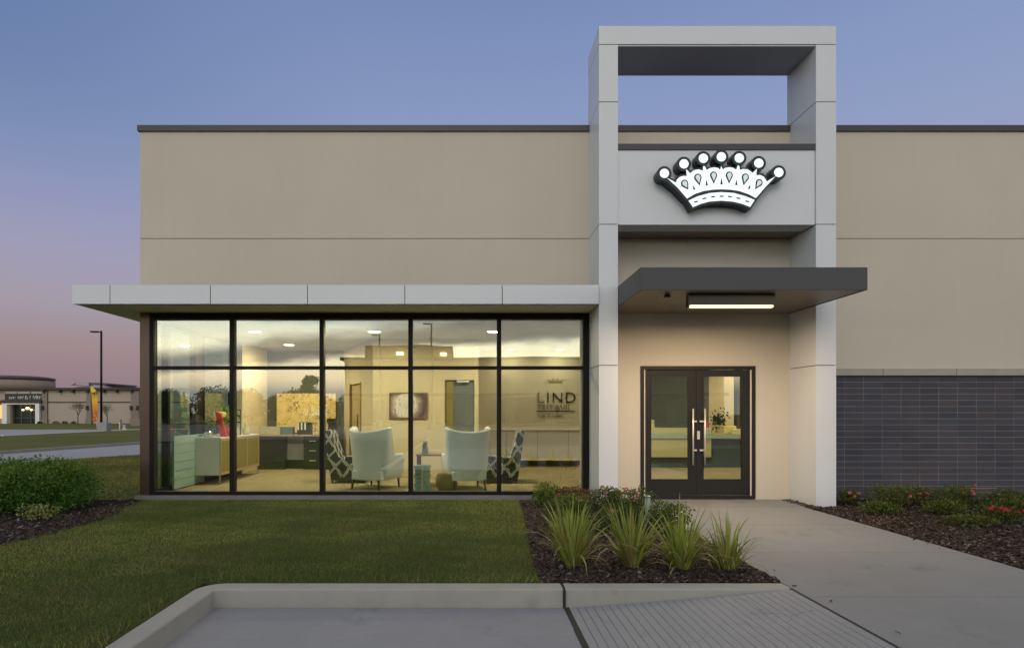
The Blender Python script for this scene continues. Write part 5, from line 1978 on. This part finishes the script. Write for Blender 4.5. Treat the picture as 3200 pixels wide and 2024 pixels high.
# =====================================================================================
# BEHIND THE PHOTOGRAPHER (mirrored in the glass)
# =====================================================================================
ob = empty('plaza_building', (-3, -60, 0), 'flat roofed plaza building across the car park, mirrored in the storefront glass', 'building')
M['ostucco'] = mat('plaza_stucco', (.36, .32, .20), .9, var=.1, vscale=.3)
b = MB()
b.box(-16.8, 34, -74, -60, -.3, 8.3)
b.build('wall', M['ostucco'], ob)
MB().box(-17.3, 34.4, -74.4, -59.5, 8.301, 8.7).build('parapet', M['fbrown'], ob)
MB().box(-14.1, -2.4, -70, -60.6, 8.702, 10.3).build('upper_wall', M['ostucco'], ob)
for x in (-9.3, -3.6):
    MB().box(x - .42, x + .42, -60.59, -60.3, 9.05, 9.45).build('wall_lamp', emitter('plaza_wall_lamp', (1, .80, .45), 7) if x < -5 else bpy.data.materials['plaza_wall_lamp'], ob)
b = MB()
for k in range(9):
    b.box(-15.5 + k * 5.4, -11.5 + k * 5.4, -59.98, -59.92, -.1, 3.0)
b.build('shop_windows', M['fglass'], ob)
MB().box(-16.5, 34, -59.97, -58.2, 3.4, 3.8).build('awning', M['fbrown'], ob)


def big_tree(loc, h, rx, lab, n=2600):
    t = empty('oak_tree', loc, lab, 'tree', 'trees mirrored in the left window panes')
    b = MB().tube([loc, (loc[0] + .1, loc[1], loc[2] + h * .5)], [.25, .14], 8)
    for k in range(5):
        a = k * 1.26
        b.tube([(loc[0] + .1, loc[1], loc[2] + h * .4), (loc[0] + rx * .6 * math.cos(a), loc[1] + rx * .6 * math.sin(a), loc[2] + h * .75)], [.10, .03], 5)
    b.build('trunk', M['stem'], t)
    pts = []
    for k in range(13):
        c_ = np.array([rng.normal() * rx * .5, rng.normal() * rx * .4, h * rng.uniform(.22, .86)])
        d = rng.normal(size=(n // 13, 3))
        d /= np.linalg.norm(d, axis=1, keepdims=True)
        pts.append(c_ + d * rng.uniform(.5, 1, (n // 13, 1)) * rx * rng.uniform(.28, .45))
    o = leaf_cloud('crown', np.concatenate(pts), .42, (.035, .05, .018), .3, M['leaf'])
    o.parent = t


for x, y, h, rx, lab in ((-22, -62, 7.0, 2.0, 'tallest dark oak left of the plaza building'), (-25.5, -64, 4.9, 2.9, 'broad dark oak beside the tallest one'),
                         (-30.5, -63, 4.6, 3.0, 'broad dark oak in the middle of the row'), (-36, -66, 4.9, 3.2, 'dark oak fourth in the row'),
                         (-42, -64, 4.6, 3.4, 'dark oak at the far end of the row'), (-19, -68, 4.6, 2.2, 'dark oak hugging the plaza wall'),
                         (-27.5, -70, 5.0, 3.2, 'dark oak standing second row behind the broad oak'), (-33.5, -71, 5.2, 3.2, 'dark oak in the second row, middle'),
                         (-39.5, -71, 5.0, 3.3, 'dark oak in the second row, far end'), (-46, -70, 5.2, 3.4, 'last dark oak at the left end of both rows')):
    big_tree((x, y, -.2), h, rx, lab)
for x, y, h in ((-3.4, -34, 9.6), (-9.0, -40, 9.4)):
    c_ = copy_tree(lp)
    c_.location = (x, y, -.2)
    c_['label'] = 'lamp pole in the car park mirrored high in the %s pane' % ('middle' if x < -5 else 'fourth')
    c_.scale = (1, 1, h / 7.7)
